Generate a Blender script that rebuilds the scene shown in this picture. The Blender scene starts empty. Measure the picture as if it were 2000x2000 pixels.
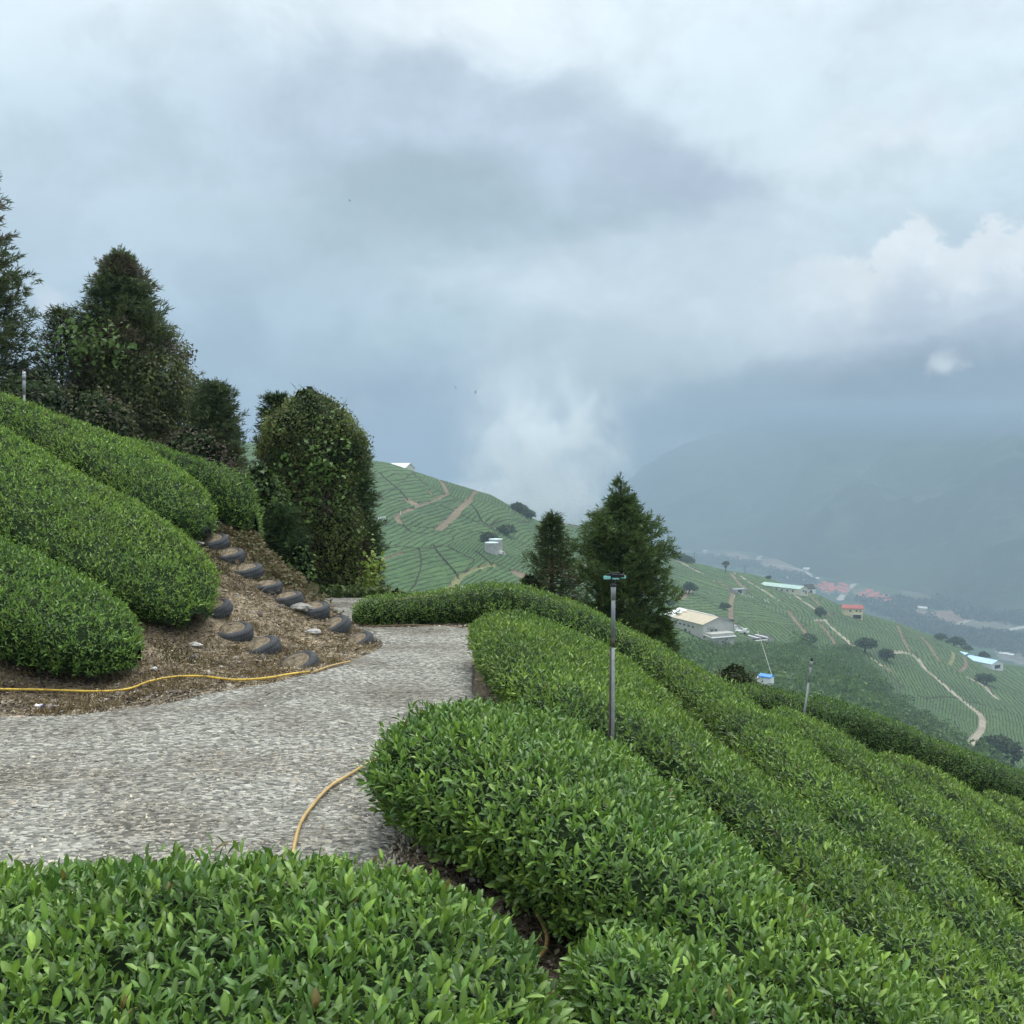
import bpy, math, random
import numpy as np
rng = np.random.default_rng(7)
random.seed(7)
scene = bpy.context.scene
COL = scene.collection
R = math.radians

# ------------------------------------------------------------------ helpers
def tag(o, label=None, cat=None, group=None, kind=None):
    if label: o['label'] = label
    if cat: o['category'] = cat
    if group: o['group'] = group
    if kind: o['kind'] = kind
    return o

def empty(name, loc=(0, 0, 0), label=None, cat=None, group=None):
    o = bpy.data.objects.new(name, None)
    o.empty_display_size = .2
    COL.objects.link(o); o.location = loc
    return tag(o, label, cat, group)

def mk(name, V, faces, mat=None, parent=None, col=None, smooth=False, midx=None):
    """one mesh object from numpy arrays; faces = list of (m,k) index arrays"""
    V = np.asarray(V, dtype=np.float32).reshape(-1, 3)
    faces = [np.asarray(f, dtype=np.int32) for f in faces if len(f)]
    me = bpy.data.meshes.new(name)
    me.vertices.add(len(V)); me.vertices.foreach_set('co', V.ravel())
    loops = np.concatenate([f.ravel() for f in faces])
    tot = np.concatenate([np.full(len(f), f.shape[1], dtype=np.int32) for f in faces])
    start = np.concatenate([[0], np.cumsum(tot)[:-1]]).astype(np.int32)
    me.loops.add(len(loops)); me.loops.foreach_set('vertex_index', loops)
    me.polygons.add(len(tot)); me.polygons.foreach_set('loop_start', start)
    me.polygons.foreach_set('loop_total', tot)
    mats = mat if isinstance(mat, (list, tuple)) else [mat]
    for m in mats:
        if m: me.materials.append(m)
    if midx is not None: me.polygons.foreach_set('material_index', np.asarray(midx, dtype=np.int32))
    if smooth: me.polygons.foreach_set('use_smooth', np.ones(len(tot), dtype=bool))
    me.update(calc_edges=True)
    if col is not None:
        a = me.color_attributes.new('col', 'FLOAT_COLOR', 'POINT')
        c = np.ones((len(V), 4), dtype=np.float32); c[:, :3] = col
        a.data.foreach_set('color', c.ravel())
    o = bpy.data.objects.new(name, me); COL.objects.link(o)
    if parent: o.parent = parent
    return o

class MB:
    """collects simple shapes into one mesh"""
    def __init__(s): s.v = []; s.f = []
    def add(s, vs, fs):
        b = len(s.v); s.v += [tuple(v) for v in vs]; s.f += [tuple(i + b for i in f) for f in fs]
    def box(s, c, size, rz=0.0, taper=1.0):
        cx, cy, cz = c; sx, sy, sz = size[0] / 2, size[1] / 2, size[2] / 2
        vs = []
        for z, t in ((-sz, 1), (sz, taper)):
            for x, y in ((-sx, -sy), (sx, -sy), (sx, sy), (-sx, sy)):
                X, Y = x * t, y * t
                vs.append((cx + X * math.cos(rz) - Y * math.sin(rz), cy + X * math.sin(rz) + Y * math.cos(rz), cz + z))
        s.add(vs, [(0, 3, 2, 1), (4, 5, 6, 7), (0, 1, 5, 4), (1, 2, 6, 5), (2, 3, 7, 6), (3, 0, 4, 7)])
    def tube(s, pts, rad, n=8, cap=True):
        pts = [np.array(p, float) for p in pts]
        if not hasattr(rad, '__len__'): rad = [rad] * len(pts)
        rings = []
        for i, p in enumerate(pts):
            t = pts[min(i + 1, len(pts) - 1)] - pts[max(i - 1, 0)]
            t = t / (np.linalg.norm(t) + 1e-9)
            a = np.array((0, 0, 1.)) if abs(t[2]) < .9 else np.array((1., 0, 0))
            u = np.cross(t, a); u /= np.linalg.norm(u); w = np.cross(t, u)
            rings.append([p + rad[i] * (math.cos(k * 2 * math.pi / n) * u + math.sin(k * 2 * math.pi / n) * w) for k in range(n)])
        vs = [v for r in rings for v in r]; fs = []
        for i in range(len(pts) - 1):
            for k in range(n):
                k2 = (k + 1) % n
                fs.append((i * n + k, i * n + k2, (i + 1) * n + k2, (i + 1) * n + k))
        if cap:
            fs.append(tuple(range(n - 1, -1, -1))); fs.append(tuple((len(pts) - 1) * n + k for k in range(n)))
        s.add(vs, fs)
    def lathe(s, c, prof, n=20):
        vs = []; fs = []
        for r, z in prof:
            for k in range(n):
                a = 2 * math.pi * k / n; vs.append((c[0] + r * math.cos(a), c[1] + r * math.sin(a), c[2] + z))
        for i in range(len(prof) - 1):
            for k in range(n):
                k2 = (k + 1) % n; fs.append((i * n + k, i * n + k2, (i + 1) * n + k2, (i + 1) * n + k))
        s.add(vs, fs)
    def build(s, name, mat, parent=None, smooth=False):
        me = bpy.data.meshes.new(name); me.from_pydata(s.v, [], s.f); me.update()
        if mat: me.materials.append(mat)
        if smooth:
            for p in me.polygons: p.use_smooth = True
        o = bpy.data.objects.new(name, me); COL.objects.link(o)
        if parent: o.parent = parent
        return o

def copy_tree(o, parent=None):
    c = o.copy(); COL.objects.link(c)
    if parent: c.parent = parent
    for ch in list(o.children): copy_tree(ch, c)
    return c

def lin(*c):
    return tuple(((v / 255 / 12.92) if v / 255 <= .04045 else ((v / 255 + .055) / 1.055) ** 2.4) for v in c)

def nrm(a):
    return a / (np.linalg.norm(a, axis=-1, keepdims=True) + 1e-9)

# ------------------------------------------------------------------ noise
def _hash(ix, iy, iz, seed):
    h = (ix.astype(np.int64) * 374761393 + iy.astype(np.int64) * 668265263 + iz.astype(np.int64) * 2147483647 + seed * 974711) & 0xffffffff
    h = ((h ^ (h >> 13)) * 1274126177) & 0xffffffff
    h = ((h ^ (h >> 16)) * 2246822519) & 0xffffffff
    return ((h ^ (h >> 15)) & 0xffffff) / float(0xffffff)

def vnoise(x, y, z=0.0, seed=0):
    x, y, z = np.broadcast_arrays(np.asarray(x, float), np.asarray(y, float), np.asarray(z, float))
    ix, iy, iz = np.floor(x), np.floor(y), np.floor(z)
    fx, fy, fz = x - ix, y - iy, z - iz
    fx, fy, fz = [f * f * (3 - 2 * f) for f in (fx, fy, fz)]
    r = 0
    for a in (0, 1):
        for b in (0, 1):
            for c in (0, 1):
                w = (fx if a else 1 - fx) * (fy if b else 1 - fy) * (fz if c else 1 - fz)
                r = r + w * _hash(ix + a, iy + b, iz + c, seed)
    return r * 2 - 1

def fbm(x, y, z=0.0, seed=0, oct=4):
    r = 0; a = .5
    for i in range(oct):
        r = r + a * vnoise(np.asarray(x) * 2 ** i, np.asarray(y) * 2 ** i, np.asarray(z) * 2 ** i, seed + i * 17); a *= .5
    return r

def sstep(a, b, x):
    t = np.clip((x - a) / (b - a), 0, 1); return t * t * (3 - 2 * t)

def smin(a, b, k):
    h = np.clip(.5 + .5 * (b - a) / k, 0, 1)
    return b * (1 - h) + a * h - k * h * (1 - h)

def smax(a, b, k): return -smin(-a, -b, k)

# ------------------------------------------------------------------ camera
PITCH = math.atan(.05)
cam = bpy.data.cameras.new('camera'); camo = bpy.data.objects.new('camera', cam); COL.objects.link(camo)
cam.sensor_width = 36; cam.lens = 36; cam.clip_start = .05; cam.clip_end = 30000
camo.location = (0, 0, 0); camo.rotation_euler = (R(90) - PITCH, 0, 0)
scene.camera = camo

def pq(u, v):
    """photo pixel (0..2000) -> slopes x/y and z/y of its ray"""
    p = (np.asarray(u, float) - 1000) / 2000; s = (1000 - np.asarray(v, float)) / 2000
    dy = math.cos(PITCH) + s * math.sin(PITCH); dz = -math.sin(PITCH) + s * math.cos(PITCH)
    return p / dy, dz / dy

def P(u, v, d):
    a, b = pq(u, v); return np.array((float(a) * d, d, float(b) * d))

# ------------------------------------------------------------------ materials
def new_mat(name):
    m = bpy.data.materials.new(name); m.use_nodes = True
    nt = m.node_tree; b = nt.nodes['Principled BSDF']
    return m, nt, b

def plain(name, c, rough=.6, metal=0.0, var=.25, scale=3.0, spec=.4, bump=0.0):
    m, nt, b = new_mat(name); N = nt.nodes; L = nt.links
    tc = N.new('ShaderNodeTexCoord')
    nz = N.new('ShaderNodeTexNoise'); nz.inputs['Scale'].default_value = scale; nz.inputs['Detail'].default_value = 5
    L.new(tc.outputs['Object'], nz.inputs['Vector'])
    r = N.new('ShaderNodeValToRGB')
    r.color_ramp.elements[0].position = .3; r.color_ramp.elements[1].position = .7
    r.color_ramp.elements[0].color = (*[x * (1 - var) for x in c], 1)
    r.color_ramp.elements[1].color = (*[min(1, x * (1 + var)) for x in c], 1)
    L.new(nz.outputs['Fac'], r.inputs['Fac']); L.new(r.outputs['Color'], b.inputs['Base Color'])
    b.inputs['Roughness'].default_value = rough; b.inputs['Metallic'].default_value = metal
    b.inputs['Specular IOR Level'].default_value = spec
    if bump:
        bp = N.new('ShaderNodeBump'); bp.inputs['Strength'].default_value = bump; bp.inputs['Distance'].default_value = .02
        L.new(nz.outputs['Fac'], bp.inputs['Height']); L.new(bp.outputs['Normal'], b.inputs['Normal'])
    return m

def attr_mat(name, rough=.6, spec=.3, translucent=0.0, var=.15, scale=20):
    """colour from the mesh's own per-leaf / per-stone colour attribute"""
    m, nt, b = new_mat(name); N = nt.nodes; L = nt.links
    at = N.new('ShaderNodeVertexColor'); at.layer_name = 'col'
    tc = N.new('ShaderNodeTexCoord'); nz = N.new('ShaderNodeTexNoise'); nz.inputs['Scale'].default_value = scale
    L.new(tc.outputs['Object'], nz.inputs['Vector'])
    mr = N.new('ShaderNodeMapRange'); mr.inputs['To Min'].default_value = 1 - var; mr.inputs['To Max'].default_value = 1 + var
    mr.inputs['From Min'].default_value = .3; mr.inputs['From Max'].default_value = .7
    L.new(nz.outputs['Fac'], mr.inputs['Value'])
    mu = N.new('ShaderNodeVectorMath'); mu.operation = 'SCALE'
    L.new(at.outputs['Color'], mu.inputs[0]); L.new(mr.outputs['Result'], mu.inputs['Scale'])
    L.new(mu.outputs['Vector'], b.inputs['Base Color'])
    b.inputs['Roughness'].default_value = rough; b.inputs['Specular IOR Level'].default_value = spec
    if translucent:
        tr = N.new('ShaderNodeBsdfTranslucent'); mx = N.new('ShaderNodeMixShader'); mx.inputs['Fac'].default_value = translucent
        L.new(mu.outputs['Vector'], tr.inputs['Color'])
        L.new(b.outputs['BSDF'], mx.inputs[1]); L.new(tr.outputs['BSDF'], mx.inputs[2])
        L.new(mx.outputs['Shader'], N['Material Output'].inputs['Surface'])
    return m

M_LEAF = attr_mat('tea_leaf', rough=.42, spec=.5, translucent=.22, var=.12, scale=40)
M_NEEDLE = attr_mat('cedar_needle', rough=.6, spec=.25, translucent=.28)
M_VINE = attr_mat('vine_leaf', rough=.5, spec=.35, translucent=.38)
M_STONE = attr_mat('stone_chip', rough=.85, spec=.25, var=.2, scale=60)
M_LITTER = attr_mat('dry_litter', rough=.9, spec=.15, var=.2, scale=60)
M_TWIG = plain('tea_twig', (.018, .034, .012), .9, var=.5, scale=25, spec=.1)
M_BARK = plain('bark', (.055, .042, .03), .95, var=.4, scale=8, spec=.1, bump=.6)
M_TYRE = plain('tyre_rubber', (.048, .052, .056), .8, var=.4, scale=9, spec=.35)
M_PIPE = plain('grey_pipe', (.27, .29, .30), .5, metal=.25, var=.3, scale=6)
M_PIPEDARK = plain('stained_pipe', (.075, .065, .055), .7, var=.4, scale=9)
M_BLACK = plain('black_plastic', (.012, .013, .014), .4, var=.2)
M_TEAL = plain('teal_plastic', (.22, .55, .52), .4, var=.15)
M_WHITE = plain('white_paint', (.72, .73, .72), .5, var=.08, scale=1.2)
M_HOSE = plain('yellow_hose', (.62, .42, .06), .45, var=.25, scale=5)
M_HOSE2 = plain('faded_yellow_hose', (.45, .31, .12), .5, var=.25, scale=5)

exec_parts = True
# ------------------------------------------------------------------ near terrain
def G(x, y):
    x = np.asarray(x, float); y = np.asarray(y, float)
    base = -2.2 - .045 * y - .38 * np.maximum(y - 25.5, 0) ** 1.05
    base = base + .75 * sstep(2.4, .6, y)
    right = -2.28 - .415 * x - .042 * y - .25 * np.maximum(y - 25, 0)
    g = smin(base, right, .25)
    edge = np.where(x > -4.6, 17.65 + .70 * (-x - 2.7), 18.98 + 1.2 * sstep(4.6, 5.2, -x) - .30 * np.clip(-x - 5.2, 0, 6))
    yb = np.minimum(y, edge)
    bank = -7.68 - .46 * np.maximum(x, -13) + .2 * yb
    steep = np.where(x > -5.2, 1.0, 1.0 - .74 * sstep(5.2, 7.2, -x))
    bank = bank - steep * np.maximum(y - edge, 0)
    return smax(g, bank, .35)

def Gn(x, y):
    return G(x, y) + .05 * fbm(np.asarray(x) * .8, np.asarray(y) * .8, 0, 3, 3)

ys = np.concatenate([np.linspace(-8, 2, 20), np.linspace(2.15, 30, 260), np.linspace(30.6, 70, 50)])
xs = np.concatenate([np.linspace(-60, -15, 30), np.linspace(-14.8, 16, 300), np.linspace(16.5, 60, 40)])
X, Y = np.meshgrid(xs, ys)
Z = Gn(X, Y) + .018 * fbm(X * 5, Y * 5, 0, 9, 2)

def grid_faces(nr, nc):
    i = np.arange(nr - 1)[:, None] * nc + np.arange(nc - 1)[None, :]
    i = i.ravel(); return np.stack([i, i + 1, i + nc + 1, i + nc], 1)

def soil_mat():
    m, nt, b = new_mat('soil'); N = nt.nodes; L = nt.links
    tc = N.new('ShaderNodeTexCoord')
    n1 = N.new('ShaderNodeTexNoise'); n1.inputs['Scale'].default_value = .55; n1.inputs['Detail'].default_value = 4
    n2 = N.new('ShaderNodeTexNoise'); n2.inputs['Scale'].default_value = 18; n2.inputs['Detail'].default_value = 8; n2.inputs['Roughness'].default_value = .7
    for n in (n1, n2): L.new(tc.outputs['Object'], n.inputs['Vector'])
    r1 = N.new('ShaderNodeValToRGB'); e = r1.color_ramp.elements
    e[0].position = .36; e[0].color = (.10, .084, .064, 1); e[1].position = .62; e[1].color = (.29, .25, .185, 1)
    r2 = N.new('ShaderNodeValToRGB'); e = r2.color_ramp.elements
    e[0].position = .3; e[0].color = (.35, .35, .35, 1); e[1].position = .72; e[1].color = (1.9, 1.8, 1.6, 1)
    L.new(n1.outputs['Fac'], r1.inputs['Fac']); L.new(n2.outputs['Fac'], r2.inputs['Fac'])
    mx = N.new('ShaderNodeMix'); mx.data_type = 'RGBA'; mx.blend_type = 'MULTIPLY'; mx.inputs['Factor'].default_value = 1
    L.new(r1.outputs['Color'], mx.inputs['A']); L.new(r2.outputs['Color'], mx.inputs['B'])
    L.new(mx.outputs['Result'], b.inputs['Base Color'])
    bp = N.new('ShaderNodeBump'); bp.inputs['Strength'].default_value = .9; bp.inputs['Distance'].default_value = .03
    L.new(n2.outputs['Fac'], bp.inputs['Height']); L.new(bp.outputs['Normal'], b.inputs['Normal'])
    b.inputs['Roughness'].default_value = .95; b.inputs['Specular IOR Level'].default_value = .15
    return m
M_SOIL = soil_mat()
g = mk('ground', np.stack([X, Y, Z], -1), [grid_faces(len(ys), len(xs))], M_SOIL, smooth=True)
tag(g, 'brown soil hillside and bank under the tea rows', kind='structure')

# gravel road, a sheet 12 mm above the soil between two edge lines
def resample(pts, n):
    pts = np.array(pts, float)
    # Catmull-Rom through the points, then even spacing
    Pp = np.vstack([2 * pts[0] - pts[1], pts, 2 * pts[-1] - pts[-2]])
    out = []
    for i in range(1, len(Pp) - 2):
        t = np.linspace(0, 1, 24, endpoint=False)[:, None]
        a, b_, c, d = Pp[i - 1], Pp[i], Pp[i + 1], Pp[i + 2]
        out.append(.5 * ((2 * b_) + (-a + c) * t + (2 * a - 5 * b_ + 4 * c - d) * t ** 2 + (-a + 3 * b_ - 3 * c + d) * t ** 3))
    out = np.vstack(out + [pts[-1:]])
    s = np.concatenate([[0], np.cumsum(np.linalg.norm(np.diff(out[:, :2], axis=0), axis=1))])
    q = np.linspace(0, s[-1], n)
    return np.stack([np.interp(q, s, out[:, k]) for k in range(out.shape[1])], 1)

LEFT = resample([(-16, 10.1), (-9, 10.3), (-5.3, 10.55), (-4.3, 10.9), (-3.4, 12.0), (-2.55, 13.2), (-2.2, 14.7), (-2.1, 16.3), (-2.65, 17.7), (-3.7, 18.9), (-5.5, 21.2), (-9, 23.6), (-14, 25)], 420)
RIGHT = resample([(-16, 2.0), (-6, 2.2), (-1.2, 4.2), (-.75, 6.2), (-.5, 8.4), (-.3, 10), (-.45, 12), (-.5, 14), (-.62, 16), (-.75, 17.9), (-1.6, 18.3), (-2.85, 18.35), (-3.0, 19.6), (-2.9, 22), (-3.4, 25.2), (-6, 28), (-13, 30)], 420)
nt_ = 60
T = np.linspace(0, 1, nt_)[None, :, None]
jit = .10 * fbm(np.arange(420) * .09, 0, 0, 31, 3)
RD = LEFT[:, None, :] * (1 - T) + RIGHT[:, None, :] * T
RD[:, 0, 1] += jit; RD[:, 0, 0] += jit * .6
ROADZ = lambda x, y: Gn(x, y) + .014
rz = ROADZ(RD[..., 0], RD[..., 1]) + .02
rz[:, 0] -= .05; rz[:, -1] -= .05

def gravel_mat():
    m, nt, b = new_mat('gravel'); N = nt.nodes; L = nt.links
    tc = N.new('ShaderNodeTexCoord')
    mp = N.new('ShaderNodeMapping'); mp.inputs['Scale'].default_value = (1, 1.35, 1); mp.inputs['Rotation'].default_value = (0, 0, .15)
    L.new(tc.outputs['Object'], mp.inputs['Vector'])
    nz = N.new('ShaderNodeTexNoise'); nz.inputs['Scale'].default_value = 9; nz.inputs['Detail'].default_value = 3
    L.new(tc.outputs['Object'], nz.inputs['Vector'])
    ad = N.new('ShaderNodeVectorMath'); ad.operation = 'MULTIPLY_ADD'; ad.inputs[1].default_value = (.05, .05, .05)
    L.new(nz.outputs['Color'], ad.inputs[0]); L.new(mp.outputs['Vector'], ad.inputs[2])
    v = N.new('ShaderNodeTexVoronoi'); v.inputs['Scale'].default_value = 26; v.inputs['Randomness'].default_value = 1
    L.new(ad.outputs['Vector'], v.inputs['Vector'])
    sp = N.new('ShaderNodeSeparateColor'); L.new(v.outputs['Color'], sp.inputs['Color'])
    r = N.new('ShaderNodeValToRGB'); e = r.color_ramp.elements
    e[0].position = 0; e[0].color = (.075, .078, .072, 1); e[1].position = 1; e[1].color = (.46, .455, .42, 1)
    k = e.new(.45); k.color = (.19, .195, .18, 1)
    k = e.new(.8); k.color = (.30, .305, .28, 1)
    L.new(sp.outputs['Red'], r.inputs['Fac'])
    n2 = N.new('ShaderNodeTexNoise'); n2.inputs['Scale'].default_value = .8; n2.inputs['Detail'].default_value = 5
    L.new(tc.outputs['Object'], n2.inputs['Vector'])
    r2 = N.new('ShaderNodeValToRGB'); e = r2.color_ramp.elements
    e[0].position = .34; e[0].color = (.68, .63, .56, 1); e[1].position = .58; e[1].color = (1.12, 1.10, 1.04, 1)
    L.new(n2.outputs['Fac'], r2.inputs['Fac'])
    mx = N.new('ShaderNodeMix'); mx.data_type = 'RGBA'; mx.blend_type = 'MULTIPLY'; mx.inputs['Factor'].default_value = 1
    L.new(r.outputs['Color'], mx.inputs['A']); L.new(r2.outputs['Color'], mx.inputs['B'])
    L.new(mx.outputs['Result'], b.inputs['Base Color'])
    bp = N.new('ShaderNodeBump'); bp.invert = True; bp.inputs['Strength'].default_value = 1; bp.inputs['Distance'].default_value = .02
    L.new(v.outputs['Distance'], bp.inputs['Height']); L.new(bp.outputs['Normal'], b.inputs['Normal'])
    b.inputs['Roughness'].default_value = .9; b.inputs['Specular IOR Level'].default_value = .2
    return m
M_GRAVEL = gravel_mat()
rd = mk('gravel_road', np.concatenate([RD, rz[..., None]], -1), [grid_faces(420, nt_)[:, ::-1]], M_GRAVEL, smooth=True)
tag(rd, 'grey gravel farm road bending behind the tyre bank', kind='structure')

def on_road(x, y):
    """signed test: inside polygon LEFT + RIGHT reversed"""
    poly = np.vstack([LEFT[::6], RIGHT[::-6]])
    return in_poly(x, y, poly)

def in_poly(x, y, poly):
    poly = np.asarray(poly, float); x = np.asarray(x, float); y = np.asarray(y, float)
    ins = np.zeros(x.shape, bool); n = len(poly)
    for i in range(n):
        x1, y1 = poly[i]; x2, y2 = poly[(i + 1) % n]
        if y1 == y2: continue
        c = ((y1 > y) != (y2 > y)) & (x < (x2 - x1) * (y - y1) / (y2 - y1) + x1)
        ins ^= c
    return ins

# ------------------------------------------------------------------ leaves
def leaf_mesh(B, D, Nn, Ln, W, C, lod=1, arch=.25, fold=.35):
    """B base, D direction, Nn upper side, Ln length, W width, C colour -> V, faces, col"""
    B, D = np.asarray(B), nrm(np.asarray(D))
    Sd = nrm(np.cross(D, Nn)); Nn = np.cross(Sd, D)
    n = len(B); Ln = np.asarray(Ln)[:, None]; W = np.asarray(W)[:, None]
    if lod == 0:
        ts = [0, .28, .6, .84]; ws = [.10, .82, 1.0, .58]
        vs = []
        for t, w in zip(ts, ws):
            c = B + D * Ln * t - Nn * Ln * arch * t * t
            h = W * .5 * w
            vs += [c - Sd * h + Nn * h * fold, c, c + Sd * h + Nn * h * fold]
        vs.append(B + D * Ln * .98 - Nn * Ln * arch * 1.05)
        V = np.stack(vs, 1).reshape(-1, 3); k = 13
        q = []
        for r in range(3):
            a = r * 3; q += [(a, a + 1, a + 4, a + 3), (a + 1, a + 2, a + 5, a + 4)]
        tr = [(9, 10, 12), (10, 11, 12)]
        off = (np.arange(n) * k)[:, None, None]
        F = [(np.array(q)[None] + off).reshape(-1, 4), (np.array(tr)[None] + off).reshape(-1, 3)]
        cc = np.repeat(np.asarray(C), k, 0)
        # paler midrib
        rib = np.zeros((n, k), bool); rib[:, [1, 4, 7, 10]] = True
        cc = np.where(rib.reshape(-1, 1), cc * np.array((1.25, 1.18, 1.15)), cc)
        return V, F, cc
    m = B + D * Ln * .45 - Nn * Ln * arch * .2
    h = W * .5
    V = np.stack([B, m - Sd * h + Nn * h * fold, B + D * Ln - Nn * Ln * arch, m + Sd * h + Nn * h * fold], 1).reshape(-1, 3)
    off = (np.arange(n) * 4)[:, None, None]
    F = [(np.array([(0, 2, 1), (0, 3, 2)])[None] + off).reshape(-1, 3)]
    return V, F, np.repeat(np.asarray(C), 4, 0)

def rand_unit(n):
    v = rng.normal(size=(n, 3)); return nrm(v)

def join(parts):
    V = []; C = []; F = {}; b = 0
    for v, f, c in parts:
        V.append(v); C.append(c)
        for a in f: F.setdefault(a.shape[1], []).append(a + b)
        b += len(v)
    return np.vstack(V), [np.vstack(F[k]) for k in F], np.vstack(C)

GREEN_DARK = np.array((.048, .116, .024)); GREEN_MID = np.array((.104, .214, .038)); GREEN_NEW = np.array((.220, .355, .050))

def shoots(Pt, Nm, per, size, lod, tone=1.0, newness=.5, up=.75, yellow=0.0):
    """tea shoots standing on a canopy: per leaves around each axis"""
    n = len(Pt)
    ax = nrm(Nm * .55 + np.array((0, 0, up)) + .55 * rand_unit(n))
    tall = (rng.random(n) < .04) * rng.uniform(.03, .09, n); Pt = Pt + ax * tall[:, None]; old = rng.random(n) < .009
    a1 = nrm(np.cross(ax, rand_unit(n))); a2 = np.cross(ax, a1)
    sh = rng.uniform(.62, 1.25, n); fresh = np.clip(rng.normal(newness, .3, n) + .25 * vnoise(Pt[:, 0] * 1.3, Pt[:, 1] * 1.3, 0, 5), 0, 1)
    az0 = rng.uniform(0, 6.28, n)
    parts = []
    for k in range(per):
        f = k / max(per - 1, 1)
        inc = R(14 + 62 * f) + rng.normal(0, .16, n)
        az = az0 + k * 2.4 + rng.normal(0, .3, n)
        rad = np.cos(az)[:, None] * a1 + np.sin(az)[:, None] * a2
        d = np.cos(inc)[:, None] * ax + np.sin(inc)[:, None] * rad
        # the blade's upper side faces the shoot tip
        up_n = np.sin(inc)[:, None] * ax - np.cos(inc)[:, None] * rad
        b = Pt + ax * ((.055 - .085 * f) * sh)[:, None] + rad * .004
        Ln = size * sh * (.55 + .5 * math.sin(math.pi * min(f + .25, .85))) * rng.uniform(.8, 1.2, n)
        W = Ln * rng.uniform(.30, .40, n)
        c = GREEN_NEW * (1 - f) ** 1.4 * fresh[:, None] + (1 - (1 - f) ** 1.4 * fresh[:, None]) * (GREEN_DARK + (GREEN_MID - GREEN_DARK) * rng.uniform(0, 1, n)[:, None] * (1 - .35 * f))
        if yellow: c = c * (1 + yellow * np.array((.5, .15, 0)))
        c = np.where((old & (rng.random(n) < .5))[:, None], np.array((.16, .13, .035)) * rng.uniform(.5, 1.2, (n, 1)), c)
        c = c * rng.uniform(.7, 1.3, n)[:, None] * tone * (1 + .30 * fbm(Pt[:, 0] * 1.7, Pt[:, 1] * 1.7, 0, 15, 3))[:, None]
        parts.append(leaf_mesh(b, d, up_n, Ln, W, c, lod, arch=.22 + .12 * f, fold=.35))
    return join(parts)

def sample_hull(Vg, dens, wrap=False):
    """random points on a (ns,nt,3) grid surface, with outward-ish normals"""
    a, b, c, d = Vg[:-1, :-1], Vg[1:, :-1], Vg[1:, 1:], Vg[:-1, 1:]
    cr = np.cross(c - a, d - b); ar = np.linalg.norm(cr, axis=-1) / 2
    nm = nrm(cr)
    if not hasattr(dens, '__len__'): dens = np.full(ar.shape, dens)
    w = (ar * dens).ravel(); tot = w.sum(); n = int(tot)
    idx = rng.choice(len(w), n, p=w / tot)
    s, t = rng.random(n)[:, None], rng.random(n)[:, None]
    A, B_, C_, D_ = [q.reshape(-1, 3)[idx] for q in (a, b, c, d)]
    pt = A * (1 - s) * (1 - t) + B_ * s * (1 - t) + C_ * s * t + D_ * (1 - s) * t
    return pt, nm.reshape(-1, 3)[idx]

def tea_row(pts, label, hgt=.7, size=.066, dens=230, per=5, lod=1, tone=1.0, newness=.45, seed=0, bottom=.14, yellow=0.0, rough=.05):
    """pts: (x, y, halfwidth[, height])"""
    pts = [tuple(p) + ((hgt,) if len(p) == 3 else ()) for p in pts]
    length = sum(math.dist(a[:2], b[:2]) for a, b in zip(pts, pts[1:]))
    ns = max(24, int(length / .16)); nth = 26
    c = resample(pts, ns)
    tg = np.gradient(c[:, :2], axis=0); tg = nrm(tg); nr = np.stack([tg[:, 1], -tg[:, 0]], 1)
    hw = c[:, 2]; h = c[:, 3]
    s = np.concatenate([[0], np.cumsum(np.linalg.norm(np.diff(c[:, :2], axis=0), axis=1))])
    e = np.minimum(s / hw, (s[-1] - s) / hw); cap = np.sqrt(np.clip(1 - (1 - np.clip(e, 0.02, 1)) ** 2.4, 0, 1))
    th = np.linspace(0, math.pi, nth)
    lat = np.sign(np.cos(th)) * np.abs(np.cos(th)) ** .60
    zz = np.sin(th) ** .60
    lat = lat * (.80 + .20 * np.clip(zz / .55, 0, 1))
    Lx = c[:, None, 0] + nr[:, None, 0] * lat[None] * (hw * cap)[:, None]
    Ly = c[:, None, 1] + nr[:, None, 1] * lat[None] * (hw * cap)[:, None]
    capz = .35 + .65 * cap
    nz = fbm(Lx * 1.6, Ly * 1.6, zz[None] * 1.2, seed + 40, 3)
    Hh = (bottom + (h[:, None] * capz[:, None] - bottom) * zz[None]) + rough * 1.6 * nz * zz[None]
    k = 1 + rough * 1.2 * fbm(Lx * 2.1, Ly * 2.1, zz[None] * 2, seed + 80, 2)
    Lx = c[:, None, 0] + (Lx - c[:, None, 0]) * k; Ly = c[:, None, 1] + (Ly - c[:, None, 1]) * k
    Vg = np.stack([Lx, Ly, Gn(Lx, Ly) + Hh], -1)
    root = empty('tea_row', (0, 0, 0), label, 'tea row', 'clipped rows of tea bushes')
    pt, nm = sample_hull(Vg, dens * 1.18)
    if nm[:, 2].mean() < 0: nm = -nm
    # sides are leafier and older: fewer bright tips
    V, F, C = shoots(pt - nm * .035, nm, per, size, lod, tone, newness, yellow=yellow)
    keep = None
    mk('foliage', V, F, M_LEAF, root, C, smooth=(lod == 0))
    # dense twigs inside
    ctr = np.stack([np.broadcast_to(c[:, None, 0], Lx.shape), np.broadcast_to(c[:, None, 1], Lx.shape), Gn(Lx, Ly) + .25 * h[:, None]], -1)
    Vi = Vg + nrm(ctr - Vg) * .085
    Vi[..., 2] += .02 * vnoise(Vi[..., 0] * 9, Vi[..., 1] * 9, 0, 3)
    mk('branches', Vi, [grid_faces(ns, nth)], M_TWIG, root)
    return root

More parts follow.
